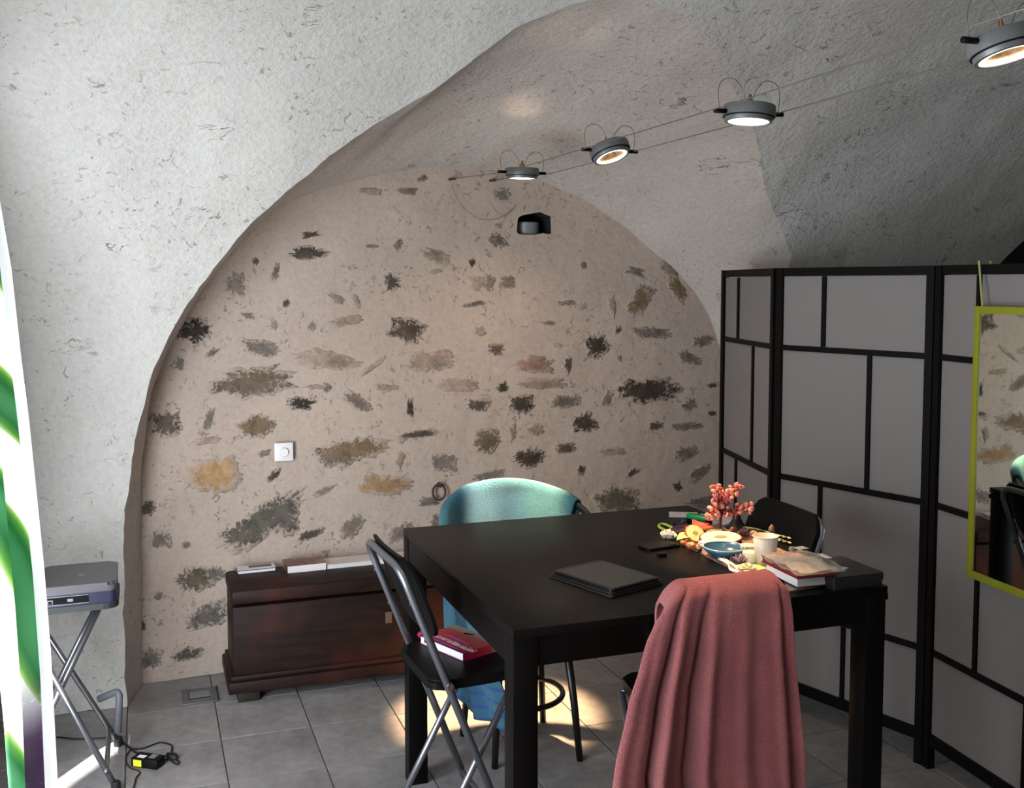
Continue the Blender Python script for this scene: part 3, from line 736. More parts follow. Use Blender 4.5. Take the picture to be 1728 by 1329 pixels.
# lime mirror hung on the third panel
d3 = (SP[3] - SP[2]).normalized(); n3 = V((-abs(d3.y), abs(d3.x) * (-1 if d3.x > 0 else 1), 0)); n3 = V((d3.y, -d3.x, 0)); n3 = n3 if n3.x < 0 else -n3
base3 = SP[2] + n3 * .035
def on_panel(x, y, off=.035):
    p0 = SP[2] + n3 * off; dd = ray(x, y); s = (p0 - EYE).dot(n3) / dd.dot(n3); return EYE + dd * s
tl = on_panel(1649, 516); bl_ = on_panel(1649, 977)
MW, MH = .38, tl.z - bl_.z
mo = thing('wall_mirror', 'lime green framed mirror hanging on the folding screen', 'mirror', (tl.x, tl.y, bl_.z), math.atan2(d3.y, d3.x))
MIR = mat('mirror_glass', (200, 205, 200), .02, metal=1, var=0)
side = 1 if V((-d3.y, d3.x, 0)).dot(n3) > 0 else -1
boxo('mirror_glass', (MW / 2, side * .004, MH / 2), (MW - .03, .004, MH - .03), MIR, mo)
boxo('backing', (MW / 2, -side * .004, MH / 2), (MW - .01, .006, MH - .01), BLACK_PAINT, mo)
fw = .024
for c, s in (((fw / 2, 0, MH / 2), (fw, .022, MH)), ((MW - fw / 2, 0, MH / 2), (fw, .022, MH)), ((MW / 2, 0, MH - fw / 2), (MW - 2 * fw, .022, fw)), ((MW / 2, 0, fw / 2), (MW - 2 * fw, .022, fw))):
    boxo('frame_bar', c, s, LIME, mo, bev=.001)
s0 = on_panel(1652, 447, .024); s1 = on_panel(1658, 520, .040)
inv = Matrix.Rotation(-mo.rotation_euler.z, 4, 'Z') @ Matrix.Translation(-mo.location)
s0.z = 1.828
obj('strap', tube(NB(), [inv @ q for q in (s0 - n3 * .05 - V((0, 0, .06)), s0 - n3 * .045, s0, s1)], .0035, 6), mat('lime_ribbon', (150, 160, 92), .7), mo)

# ============================================================ CHEST AND BOOKS ON IT
def wood_mat():
    t = NT('old_chest_wood'); v = t.coord((1.2, 6, 9)); n = t.noise(2.2, 6, .6, 1.2, v); n2 = t.noise(2.0, 3); f = t.noise(60, 3, .6, 0, t.coord((1, 1, 6)))
    c = t.ramp(n, [(.25, srgb((16, 10, 8))), (.5, srgb((30, 17, 13))), (.7, srgb((46, 25, 18)))])
    c = t.mix(t.math('MULTIPLY', t.ramp(n2, [(.5, (0, 0, 0)), (.65, (1, 1, 1))]), .5), c, srgb((78, 34, 21)))
    c = t.mix(t.math('MULTIPLY', t.ramp(f, [(.68, (0, 0, 0)), (.72, (1, 1, 1))]), .35), c, srgb((84, 66, 52)))
    t.set(Base_Color=c, Roughness=.55); t.b.inputs['Specular IOR Level'].default_value = .18; t.bump(n, .25, .006); return t.m
CW = wood_mat()
CX0, CX1, CY0, CY1, CZ = .325, 1.42, 4.355, 4.685, .482
ch = thing('wooden_chest', 'long dark brown wooden chest against the stone wall', 'chest', (CX0, CY0, 0))
w, d = CX1 - CX0, CY1 - CY0
boxo('body', (w / 2, d / 2, .24), (w, d, .34), CW, ch, bev=.003)
boxo('lid', (w / 2, d / 2 - .004, CZ - .030), (w + .012, d + .012, .060), CW, ch, bev=.014)
boxo('base_moulding', (w / 2, d / 2, .075), (w + .05, d + .05, .05), CW, ch, bev=.006)
boxo('base_moulding', (w / 2, d / 2, .112), (w + .028, d + .028, .022), CW, ch, bev=.006)
for x in (.06, w - .06):
    for y in (.05, d - .05): boxo('foot', (x, y, .025), (.09, .08, .05), mat('dark_foot_wood', (30, 20, 16), .6), ch, bev=.004)
boxo('lock_plate', (w * .60, -.003, .30), (.03, .004, .05), mat('worn_wood', (96, 70, 52), .6), ch, bev=.001)
def brown_cover():
    t = NT('cover_brown'); n = t.noise(16, 4, .6, 1); c = t.ramp(n, [(.35, srgb((58, 36, 30))), (.55, srgb((128, 84, 76))), (.7, srgb((176, 130, 116)))]); t.set(Base_Color=c, Roughness=.3); return t.m
a = pz(400, 951, CZ + .0); b = pz(462, 946, CZ + .0)
q = (a + b) / 2
bt = book('booklet', 'thin white booklet with black back cover at the left end of the chest', 'book', (py(432, 950, 4.63).x, 4.638, CZ), (.165, .072, .016), .04, mat('black_card', (26, 25, 28), .4), spine='y+')
pg = boxo('open_page', (0, .0, .0175), (.163, .070, .001), PAPER, bt)
boxo('cover_print', (.02, .010, .0185), (.10, .035, .0006), mat('grey_print', (92, 90, 96), .5), bt)
P4 = [pz(x, y, CZ + .034) for x, y in ((472, 929), (530, 921), (548, 943), (488, 948))]
q = sum(P4, V()) / 4
book('paperback', 'thick paperback with brown photo cover on the chest', 'book', (py(513, 940, 4.62).x, 4.605, CZ), (.175, .125, .034), .03, brown_cover(), spine='x-')
a = pz(551, 938, CZ); b = pz(628, 930, CZ); q = (a + b) / 2
book('binder', 'long flat white folder on the chest behind the left folding chair', 'folder', (py(600, 930, 4.63).x, 4.615, CZ), (.29, .11, .020), .02, mat('white_card', (206, 200, 196), .6), spine='x-')
q = pz(672, 922, CZ + .02)
rb = book('booklet', 'white booklet with dark red stripes on the chest beside the table leg', 'book', (py(680, 920, 4.6).x, 4.60, CZ), (.17, .11, .024), .1, mat('white_card', (206, 200, 196), .6), spine='x-')
boxo('red_stripe', (.01, -.058, .012), (.13, .003, .010), mat('dark_red', (120, 26, 44), .5), rb)
boxo('red_stripe', (.03, -.01, .0225), (.05, .08, .001), mat('dark_red', (120, 26, 44), .5), rb, rz=-.5)

# ============================================================ FITTINGS ON THE WALL
q = py(478, 761, WY)
sw = thing('light_switch', 'square white rotary dimmer switch on the stone wall', 'light switch', (q.x, WY - .018, q.z))
boxo('plate', (0, 0, 0), (.083, .012, .083), WHITE, sw, bev=.003)
obj('dial', lathe(NB(), [(.021, 0), (.021, .006), (.018, .012), (0.0001, .012)], 28, Matrix.Translation((0, -.006, 0)) @ Matrix.Rotation(PI / 2, 4, 'X')), WHITE, sw, smooth=True, auto=40)
q = py(738, 828, WY)
rg = thing('iron_ring', 'rusty iron tethering ring hanging from the stone wall', 'iron ring', (q.x, WY - .03, q.z))
IRON = mat('rusty_iron', (62, 40, 34), .7, bump=.5, bscale=120, var=.3)
obj('ring', tube(NB(), [(.031 * math.cos(a), .004 * math.sin(a), .037 * math.sin(a)) for a in [2 * PI * k / 32 for k in range(32)]], .0052, 10, closed=True), IRON, rg, smooth=True)
obj('staple', tube(NB(), rnd([(.004, .03, .040), (.004, -.012, .040), (.004, -.012, .026), (.004, .03, .024)], .006, 4), .0042, 8), IRON, rg, smooth=True)
q = py(895, 385, WY)
cp = thing('pipe_end', 'grey plastic pipe end inside the square wall niche', 'pipe', (q.x + .01, WY + .085, q.z))
obj('pipe', lathe(NB(), [(.058, -.055), (.062, -.05), (.062, .030), (.056, .034), (.0001, .034)], 36), mat('grey_pvc', (112, 114, 116), .45), cp, smooth=True, auto=40)
# floor hatch
fh = thing('floor_hatch', 'small square metal hatch set in the floor tiles', 'hatch', (.191, 4.497, 0))
HM = mat('hatch_grey', (104, 104, 106), .45, metal=.3)
boxo('frame_plate', (0, 0, .0025), (.145, .160, .005), HM, fh, bev=.001)
boxo('inlay', (0, .005, .0057), (.085, .075, .0015), mat('hatch_inlay', (128, 130, 126), .5), fh)
for x, y, sx, sy in ((-.043, .005, .003, .078), (.0, -.034, .088, .003), (.074, 0, .003, .165)): boxo('seam', (x, y, .0060), (sx, sy, .002), DARK, fh)

# ============================================================ CABLE LIGHTS
CZL = 2.225; XLc, XRc = 1.463, 1.663
FIX = mat('fixture_grey', (104, 107, 108), .42, metal=.35); BRASS = mat('brass_gold', (170, 120, 60), .35, metal=.8)
def emi(name, rgb, st):
    t = NT(name); t.set(Base_Color=rgb, Emission_Color=rgb, Emission_Strength=st); return t.m
GLOW = emi('lamp_lens_glow', (1, .95, .86, 1), 6.0); GLOWB = emi('lamp_bulb', (1, .8, .5, 1), 5.0)
REFL = mat('reflector_gold', (206, 170, 132), .25, metal=.9, var=.3, vscale=90)
def make_lamp(label, cx, cy, cz, rz, tilt, energy, roll=0, upe=.9, wide=4, size=math.radians(27), glow_full=False, aim=None):
    t = thing('cable_spotlight', label, 'spotlight', (cx, cy, cz), rz, 'spotlights on the twin cables')
    R = Matrix.Rotation(tilt, 4, 'X') @ Matrix.Rotation(roll, 4, 'Y')
    obj('housing', lathe(NB(), [(.030, .020), (.070, .018), (.072, .014), (.072, -.012), (.066, -.013), (.066, -.015), (.064, -.025), (.056, -.026), (.0555, -.022)], 48, R, False), FIX, t, smooth=True, auto=35)
    obj('trim_ring', tube(NB(), [R @ V((.068 * math.cos(a), .068 * math.sin(a), -.0135)) for a in [2 * PI * k / 48 for k in range(48)]], .002, 6, closed=True), BLACK_PAINT, t, smooth=True)
    obj('reflector', lathe(NB(), [(.0555, -.022), (.05, -.012), (.036, .0), (.018, .008), (.0001, .010)], 40, R, False), REFL if not glow_full else GLOW, t, smooth=True)
    # glowing lower lip of the glass seen from the room
    obj('lens_rim', lathe(NB(), [(.0555, -.0235), (.046, -.0245), (.046, -.022), (.0555, -.0215)], 48, R, False), GLOW, t, smooth=True)
    obj('bulb', lathe(NB(), [(.0001, -.008), (.006, -.006), (.008, .004), (.007, .03), (.004, .036), (.0001, .036)], 16, R), GLOWB, t, smooth=True)
    obj('socket', lathe(NB(), [(.012, .018), (.012, .03), (.006, .036), (.004, .05)], 16, R), BRASS, t, smooth=True)
    for s in (-1, 1):
        obj('cable_clamp', tube(NB(), [V((s * .068, 0, 0)), V((s * .108, 0, .0))], .0065, 10), BLACK_PAINT, t, smooth=True)
        obj('lead_wire', tube(NB(), smooth_path([V((s * .092, 0, .004)), V((s * .098, 0, .05)), V((s * .085, 0, .082)), V((s * .05, 0, .088)), V((s * .024, 0, .065)), V((s * .010, 0, .03))], 6), .0011, 6), CABLE, t, smooth=True)
    for nm, e, dz, rotx, sz, blend in (('lamp_beam', energy, -.03, 0, size, .5), ('lamp_spill', upe, .045, PI, 1.0, .9), ('lamp_halo', wide, -.032, 0, 2.3, 1.0)):
        L = bpy.data.lights.new(nm, 'SPOT'); L.energy = e; L.color = (1, .63, .33) if e == energy else (1, .72, .48); L.spot_size = sz; L.spot_blend = blend; L.shadow_soft_size = .03
        lo = bpy.data.objects.new(nm, L); COL.objects.link(lo); lo.parent = t
        lo.matrix_local = R @ Matrix.Translation((0, 0, dz)) @ Matrix.Rotation(rotx, 4, 'X')
        if aim is not None and nm == 'lamp_beam':
            src = V((cx, cy, cz)) + R.to_3x3() @ V((0, 0, dz)); lo.matrix_local = Matrix.Translation(R.to_3x3() @ V((0, 0, dz))) @ (V(aim) - src).to_track_quat('-Z', 'Y').to_matrix().to_4x4()
    return t
mid = (XLc + XRc) / 2
la = [pz(881, 291, 2.225), pz(1029, 254, 2.223), pz(1264, 190, 2.221), pz(1697, 74, 2.228)]
make_lamp('cable spotlight nearest the stone wall', la[0].x, la[0].y, 2.225, 0, math.radians(2), 1500, wide=15, size=math.radians(24), glow_full=True, aim=(1.33, 3.90, 0))
make_lamp('second cable spotlight from the stone wall, tilted towards the camera', la[1].x, la[1].y, 2.223, 0, math.radians(-20), 230, roll=-.17, aim=(1.76, 2.80, .9))
make_lamp('third cable spotlight from the stone wall, with two wire loops', la[2].x, la[2].y, 2.221, 0, math.radians(-1), 110, roll=math.radians(4), glow_full=True, aim=(1.50, 2.22, .95))
make_lamp('cable spotlight nearest the camera, cut by the frame edge', la[3].x, la[3].y, 2.228, 0, math.radians(-12), 60, roll=-.12)
LY = [p.y for p in la]
tracks = thing('lighting_cables', 'two taut steel cables strung from the stone wall below the vault', 'cable')
tracks.location = (mid, WY, 2.245)
def trk(x, dx):
    P = [V((x - mid - .085, -.02, 0)), V((x - mid, LY[0] - WY, 2.225 - 2.245)), V((x - mid, LY[2] - WY, 2.221 - 2.245)), V((x - mid, LY[3] - WY, 2.228 - 2.245)), V((x - mid, -.30 - WY + .9, 2.24 - 2.245))]
    return P
for x, dx in ((XLc, 0), (XRc, 0)):
    obj('cable', tube(NB(), trk(x, dx), .0016, 6), CABLE, tracks, smooth=True)
    obj('turnbuckle', tube(NB(), [V((x - mid - .085, -.0, 0)), V((x - mid - .078, -.055, -.003))], .006, 10), IRON, tracks, smooth=True)
wp = [py(x, y, WY - .03) for x, y in ((762, 312), (770, 332), (785, 352), (803, 366), (826, 371), (850, 364), (869, 348))]
wp2 = [py(x, y, WY - .03) for x, y in ((826, 338), (833, 352), (846, 362), (858, 360), (871, 345))]
tag(obj('feed_wire', tube(NB(), smooth_path([p for p in wp], 5), .0014, 6), CABLE, smooth=True), 'long thin wire looping under the cable end beside the niche', 'wire', 'wires on the stone wall')
tag(obj('feed_wire', tube(NB(), smooth_path([p for p in wp2], 5), .0012, 6), CABLE, smooth=True), 'short thin wire hooked inside the longer loop left of the niche', 'wire', 'wires on the stone wall')

# ============================================================ STOOL, PRINTER BOX, POWER BRICK
def make_stool():
    t = thing('folding_stool', 'folding stool with grey crossed tube legs beside the curtain', 'stool', (-.27, 3.92, 0))
    X = lambda x: x + .27
    ya, yb = .19, -.185
    for y, yt in ((ya, ya), (yb, .0)): obj('leg', tube(NB(), [V((X(-.435), yt, .60)), V((X(-.125), y, .012))], .0105, 12), STEEL, t, smooth=True)
    for y, yt in ((ya - .03, ya - .03), (yb + .10, .04)): obj('leg', tube(NB(), [V((X(-.165), yt, .60)), V((X(-.46), y, .012))], .0105, 12), STEEL, t, smooth=True)
    obj('crossbar', tube(NB(), [V((X(-.155), ya, .07)), V((X(-.155), yb, .07))], .0085, 10), STEEL, t, smooth=True)
    for y in (ya, yb): obj('foot_cap', lathe(NB(), [(.016, 0), (.016, .03), (.012, .034)], 14, Matrix.Translation((X(-.125), y, 0))), RUBBER, t)
    for y in (ya - .03, yb + .10): obj('foot_cap', lathe(NB(), [(.016, 0), (.016, .03), (.012, .034)], 14, Matrix.Translation((X(-.46), y, 0))), RUBBER, t)
    a = py(167, 1179, 4.10); b = py(202, 1164, 4.06); c = py(199, 1236, 4.02)
    O = t.location
    obj('foot_bracket', tube(NB(), rnd([a - O, b - O, c - O], .03, 6), .0135, 12), mat('grey_coated_tube', (92, 94, 100), .5), t, smooth=True)
    sp = rnd([(-.225, .1, 0), (-.225, .24, 0), (.165, .24, 0), (.165, -.04, 0), (-.225, -.04, 0), (-.225, .1, 0)], .05, 5)[:-1]
    bm = prism(NB(), [(p.x, p.y) for p in sp], .600, .622); obj('seat', bm, mat('dark_green_plastic', (38, 44, 42), .45), t)
    return t
make_stool()
PRC = mat('printer_grey', (84, 80, 86), .4, var=.05); PRB = mat('printer_navy', (30, 32, 58), .35); 
Q = [pz(x, y, .70) for x, y in ((88, 948), (190, 936), (205, 978), (80, 996))]
c0 = sum(Q, V()) / 4; ang = math.atan2((Q[2] - Q[3]).y, (Q[2] - Q[3]).x)
pr = thing('inkjet_box', 'dark grey flat electronic device lying on the folding stool', 'electronic device', (-.243, 4.035, .622), .0)
def rbox(name, c, s, r, m, parent, rr=.012):
    sp = rnd([(-s[0] / 2, 0, 0), (-s[0] / 2, s[1] / 2, 0), (s[0] / 2, s[1] / 2, 0), (s[0] / 2, -s[1] / 2, 0), (-s[0] / 2, -s[1] / 2, 0), (-s[0] / 2, 0, 0)], r, 6)[:-1]
    bm = prism(NB(), [(p.x + c[0], p.y + c[1]) for p in sp], c[2] - s[2] / 2, c[2] + s[2] / 2)
    if rr: bmesh.ops.bevel(bm, geom=[e for e in bm.edges if abs(e.verts[0].co.z - e.verts[1].co.z) < 1e-6 and e.verts[0].co.z > c[2]], offset=rr, segments=3, affect='EDGES')
    return obj(name, bm, m, parent, smooth=True, auto=35)
rbox('base_shell', (0, 0, .022), (.262, .30, .044), .02, PRB, pr, 0)
rbox('top_shell', (0, 0, .058), (.266, .304, .030), .03, PRC, pr, .010)
boxo('port_panel', (-.035, -.150, .022), (.150, .004, .024), BLACK_PAINT, pr)
boxo('port_trim', (-.035, -.1525, .036), (.150, .002, .002), STEEL, pr); boxo('port_trim', (-.035, -.1525, .008), (.150, .002, .002), STEEL, pr)
boxo('network_port', (-.085, -.153, .020), (.018, .003, .014), mat('port_frame', (130, 132, 140), .4), pr); boxo('port_hole', (-.085, -.155, .019), (.012, .002, .009), DARK, pr)
boxo('usb_port', (-.020, -.153, .022), (.018, .003, .010), mat('port_frame', (130, 132, 140), .4), pr)
boxo('badge', (.01, -.02, .0732), (.016, .03, .0006), mat('badge_grey', (132, 128, 136), .4), pr)
q = pz(250, 1282, .02)
ad = thing('power_adapter', 'black power brick with yellow sticker lying on the floor tiles', 'power adapter', (q.x, q.y, 0), -.62)
boxo('case', (0, 0, .018), (.108, .055, .034), BLACK_PLASTIC, ad, bev=.004)
boxo('yellow_label', (-.026, -.0285, .018), (.034, .001, .024), mat('yellow_sticker', (224, 222, 40), .5), ad)
boxo('white_label', (-.02, -.008, .0355), (.03, .02, .0006), PAPER, ad); boxo('grey_label', (.02, .004, .0355), (.025, .03, .0006), mat('label_grey', (120, 120, 116), .5), ad)
def cord(bm):
    o = obj('cord', bm, RUBBER, ad, smooth=True); o.matrix_parent_inverse = (Matrix.Translation(ad.location) @ Matrix.Rotation(ad.rotation_euler.z, 4, 'Z')).inverted(); return o
def floorline(L, z=.004): return [pz(x, y, z) for x, y in L]
cord(tube(NB(), smooth_path(floorline([(96, 1243), (130, 1246), (165, 1245), (197, 1244), (212, 1256), (226, 1267), (238, 1272)]), 6), .0036, 8))
cord(tube(NB(), smooth_path(floorline([(204, 1248), (222, 1262), (240, 1262), (258, 1256), (272, 1252), (289, 1257), (290, 1268), (296, 1280), (302, 1285), (299, 1289), (290, 1284), (284, 1276), (286, 1270), (291, 1276), (290, 1283), (283, 1280), (276, 1283), (270, 1286)]), 6), .0032, 8))
cord(tube(NB(), smooth_path(floorline([(232, 1262), (221, 1264), (213, 1276), (214, 1288), (222, 1296), (232, 1299), (236, 1304), (230, 1311), (227, 1322), (222, 1345), (218, 1380)]), 6), .0026, 8))
bm = NB(); 
for k in range(3): tube(bm, [V((.026 * math.cos(a) * (1 - .08 * k), .011 * math.sin(a), .006 + .004 * k)) for a in [2 * PI * i / 20 for i in range(20)]], .0035, 7, closed=True)
q = pz(290, 1279, .0); o = obj('cord_bundle', bm, RUBBER, smooth=True); o.location = (q.x, q.y, 0); o.rotation_euler = (0, 0, -.8)
tag(o, 'tied bundle of black cord on the floor right of the power brick', 'cord')

# ============================================================ CURTAIN
def curtain_mat():
    t = NT('leaf_print_curtain')
    s = t.n('ShaderNodeSeparateXYZ'); t.l(t.coord(), s.inputs[0])
    wv = t.n('ShaderNodeTexWave', wave_type='BANDS', bands_direction='DIAGONAL'); wv.inputs['Scale'].default_value = 1.25; wv.inputs['Distortion'].default_value = 6.5; wv.inputs['Detail'].default_value = 1.5; wv.inputs['Detail Scale'].default_value = .9
    t.l(t.coord((1, 1.2, 1)), wv.inputs[0]); fine = t.noise(30, 3, .5, 0, t.coord((1, 1, 1)))
    leaf = t.ramp(wv.outputs['Fac'], [(.50, srgb((246, 248, 244))), (.54, srgb((196, 216, 150))), (.66, srgb((130, 180, 110))), (.85, srgb((84, 150, 104))), (1, srgb((120, 178, 140)))])
    lo = t.ramp(s.outputs[2], [(.70, (1, 1, 1)), (.86, (0, 0, 0))]); sp = t.noise(26, 5, .75, 1)
    pur = t.mix(t.ramp(sp, [(.60, (0, 0, 0)), (.66, (1, 1, 1))]), srgb((118, 96, 124)), srgb((226, 224, 232)))
    band = t.ramp(s.outputs[1], [(.44, (0, 0, 0)), (.455, (1, 1, 1)), (.575, (1, 1, 1)), (.59, (0, 0, 0))])
    c = t.mix(t.math('MULTIPLY', lo, band), leaf, pur)
    sunlit_edge = t.ramp(s.outputs[1], [(.60, (0, 0, 0)), (.61, (1, 1, 1))])
    c = t.mix(sunlit_edge, c, srgb((250, 250, 250)))  # far edge whitened to stand for sun striking the cloth
    t.set(Base_Color=c, Roughness=.85)
    tr = t.n('ShaderNodeBsdfTranslucent'); t.l(c, tr.inputs[0]); ms = t.n('ShaderNodeMixShader'); ms.inputs[0].default_value = .45
    t.l(t.b.outputs[0], ms.inputs[1]); t.l(tr.outputs[0], ms.inputs[2]); t.l(ms.outputs[0], t.t.nodes['Material Output'].inputs[0]); return t.m
EDGE = [(330, -2), (450, 18), (600, 34), (700, 47), (820, 60), (950, 74), (1100, 86), (1250, 93), (1329, 97), (1500, 104)]
CYE = 2.78
def curt(u, v):
    z = lerp(.03, 2.06, v); y = lerp(2.40, CYE, u)
    p = V((0, CYE, z)) - EYE
    rowy = CY - FPX * (V((-.25, CYE, z)) - EYE).dot(upv) / (V((-.25, CYE, z)) - EYE).dot(fwd)
    xe = py(interp(rowy, EDGE), rowy, CYE).x
    tt = (CYE - y)
    x = xe - tt * .10 + .020 * (math.cos(tt * 38) - 1) + .010 * math.sin(tt * 71 + z * 1.5) * min(1, tt * 10)
    return V((x, y + .01 * math.sin(z * 5), z)) - V((0, 2.10, 0))
o = cloth('curtain', curt, 90, 60, curtain_mat(), None, .002); o.location = (0, 2.10, 0)
tag(o, 'white curtain with green palm leaf print at the left doorway', 'curtain')
cr = thing('curtain_rod', 'thin metal curtain rod above the left doorway', 'curtain rod', (-.40, 1.7, 2.10))
obj('rod', tube(NB(), [(0, -1.45, 0), (0, 1.45, 0)], .010, 12), STEEL, cr, smooth=True)
for y in (-1.3, 1.3): boxo('bracket', (-.10, y, 0), (.22, .02, .02), STEEL, cr)

# ============================================================ THINGS ON THE TABLE
def T(x, y, h=0.0): return pz(x, y, TZ + h)
def quad_box(name, pts, h0, h1, m, parent=None):
    """flat object whose outline is given by four or more table points"""
    P = [T(x, y) for x, y in pts]; return obj(name, prism(NB(), [(p.x, p.y) for p in P], TZ + h0, TZ + h1), m, parent)
def rigid(name, label, cat, pts, h0, h1, m, group=None):
    P = [T(x, y) for x, y in pts]; c = sum(P, V()) / len(P)
    o = obj(name, prism(NB(), [(p.x - c.x, p.y - c.y) for p in P], 0, h1 - h0), m); o.location = (c.x, c.y, TZ + h0)
    tag(o, label, cat, group); return o
# tablet in its case
P4 = [T(*q, .012) for q in ((1010, 947), (1113, 978), (1036, 1002), (934, 968))]
c = sum(P4, V()) / 4; e1 = (P4[1] - P4[0] + P4[2] - P4[3]) / 2; e2 = (P4[3] - P4[0] + P4[2] - P4[1]) / 2
tb_ = thing('tablet', 'black tablet in an open folding case lying on the table', 'tablet', (c.x, c.y, TZ), math.atan2(e1.y, e1.x))
l, w = e1.length, e2.length
rbox('case_back', (0, 0, .004), (l + .012, w + .012, .006), .012, mat('dark_leather', (18, 16, 15), .55, bump=.2), tb_, .002)
rbox('case_flap', (0, 0, .0105), (l + .004, w + .004, .004), .012, mat('dark_leather', (18, 16, 15), .55, bump=.2), tb_, .0015)
rbox('tablet_body', (0, 0, .017), (l - .006, w - .006, .008), .012, mat('tablet_rim', (14, 14, 14), .35), tb_, .002)
boxo('screen', (.006, 0, .0214), (l - .030, w - .024, .001), mat('grey_screen', (58, 58, 54), .25), tb_)  # screen is one even dark grey
# dark glasses case and clip
p = T(1112, 923); gc = thing('phone', 'thin black phone lying behind the tablet beside the white rose', 'phone', (p.x, p.y, TZ), .15)
rbox('body', (0, 0, .005), (.13, .068, .009), .012, BLACK_PLASTIC, gc, .002); boxo('camera_bump', (.04, -.02, .0105), (.02, .012, .002), DARK, gc)
p = T(1117, 939); o = rbox('hair_clip', (0, 0, .006), (.03, .018, .012), .006, BLACK_PLASTIC, None, .003); o.location = (p.x, p.y, TZ); tag(o, 'small black clip lying in front of the phone', 'clip')
# glossy magazine serving as mat, mauve with cream border
MAT1 = NT('magazine_print'); n_ = MAT1.noise(14, 4, .6, 1.5); MAT1.set(Base_Color=MAT1.ramp(n_, [(.3, srgb((112, 82, 80))), (.5, srgb((140, 104, 98))), (.64, srgb((176, 160, 96))), (.7, srgb((120, 130, 80)))]), Roughness=.3); MAT1 = MAT1.m
mg = rigid('magazine', 'large mauve magazine spread under the things on the table', 'magazine', ((1148, 917), (1318, 1003), (1390, 988), (1398, 962), (1212, 884)), .0, .005, MAT1)
CREAM = mat('cream_card', (226, 216, 190), .6)
rigid('cream_card', 'narrow cream card strip along the near edge of the magazine', 'card', ((1240, 958), (1322, 1003), (1330, 1001), (1250, 956)), .0051, .0075, CREAM)
rigid('green_card', 'pale green card corner under the white flowers', 'card', ((1236, 958), (1262, 968), (1308, 960), (1290, 950)), .0051, .0066, mat('pale_green_card', (176, 184, 120), .6))
rigid('green_pencil', 'short dark green pencil lying by the pink towel', 'pencil', ((1265, 974), (1269, 972), (1290, 982), (1285, 984)), .0, .007, mat('green_paint', (24, 92, 66), .4))
rigid('white_ruler', 'short white plastic ruler at the far end of the table', 'ruler', ((1129, 864.5), (1177, 866), (1178, 873), (1129, 872)), .0, .004, mat('white_card2', (190, 184, 186), .5))
# paper sheets
SHEET = mat('loose_paper', (196, 190, 190), .7)
rigid('paper_sheet', 'loose grey-white paper sheet behind the bead tree', 'paper', ((1182, 867), (1236, 872), (1230, 884), (1186, 898), (1176, 884)), .0, .002, SHEET, 'loose sheets on the table')
rigid('paper_sheet', 'small folded paper lying on the larger sheet behind the bead tree', 'paper', ((1206, 874), (1238, 876), (1234, 882), (1206, 880)), .0021, .006, SHEET, 'loose sheets on the table')
# green stapler on a black holder
p = T(1179, 884); stp = thing('stapler', 'bright green and black stapler on the far part of the table', 'stapler', (p.x, p.y, TZ), -1.05)
boxo('base', (0, .006, .010), (.085, .040, .020), BLACK_PLASTIC, stp, bev=.004)
boxo('top_arm', (.0, -.010, .028), (.080, .026, .018), mat('vivid_green', (20, 140, 66), .35), stp, bev=.005)
# lime strap
p0 = T(1140, 895)
tag(obj('lanyard', tube(NB(), smooth_path([T(x, y, .006) for x, y in ((1120, 893), (1112, 888), (1115, 884), (1124, 885), (1134, 890), (1145, 896))], 5), .0048, 8), mat('lime_strap', (186, 206, 80), .6), smooth=True), 'lime green strap curling above the white rose', 'strap')
# dark scissors and bag of pens
sc = thing('scissors', 'dark handled scissors lying beside the green stapler', 'scissors', tuple(T(1150, 886)), .9)
SCM = mat('scissor_steel', (150, 150, 156), .25, metal=.9)
for s_ in (1, -1):
    obj('blade', tube(NB(), [V((0, 0, .006)), V((.075, s_ * .008, .006))], [.004, .0015], 6), SCM, sc)
    obj('handle', tube(NB(), [(-.035 + .022 * math.cos(a), s_ * .016 + .013 * math.sin(a), .007) for a in [2 * PI * k / 18 for k in range(18)]], .004, 8, closed=True), mat('plum_plastic', (58, 30, 70), .4), sc, smooth=True)
pb = thing('pencil_pouch', 'dark purple cloth pouch behind the red leaf', 'pouch', tuple(T(1156, 896)), .2)
bm = NB(); bmesh.ops.create_uvsphere(bm, u_segments=24, v_segments=14, radius=1)
for v in bm.verts: q = v.co.copy(); v.co = V((q.x * .065, q.y * .038, max(-.4, q.z) * .012 + .006)) + noise.noise_vector(q * 3) * .006; v.co.z = max(v.co.z, .001)
obj('pouch_cloth', bm, mat('plum_cloth', (52, 24, 44), .8, bump=.4), pb, smooth=True)
obj('zip', tube(NB(), [V((-.05, -.01, .021)), V((.05, .0, .021))], .0018, 6), SCM, pb)
# petals helper: crumpled flower
def rose(name, label, p, r, m, petals=9, flat=.8):
    t = thing(name, label, 'flower', (p.x, p.y, TZ))
    for k in range(petals):
        a = k * 2.4; rr = r * (.25 + .75 * k / petals)
        def f(u, v, a=a, rr=rr, k=k):
            th = a + (u - .5) * 2.0; h = v
            rad = rr * (.45 + .75 * h ** .7) * (1 + .1 * math.sin(u * 9 + k))
            return V((rad * math.cos(th), rad * math.sin(th), r * flat * (.25 + h * (1.3 - .7 * k / petals)) - abs(u - .5) ** 2 * r * 1.2 + .002))
        cloth('petal', f, 8, 5, m, t, .0012)
    return t
WHP = mat('white_petal', (228, 220, 208), .6)
rose('artificial_rose', 'white crumpled fabric rose at the left end of the table clutter', T(1127, 909), .026, WHP)
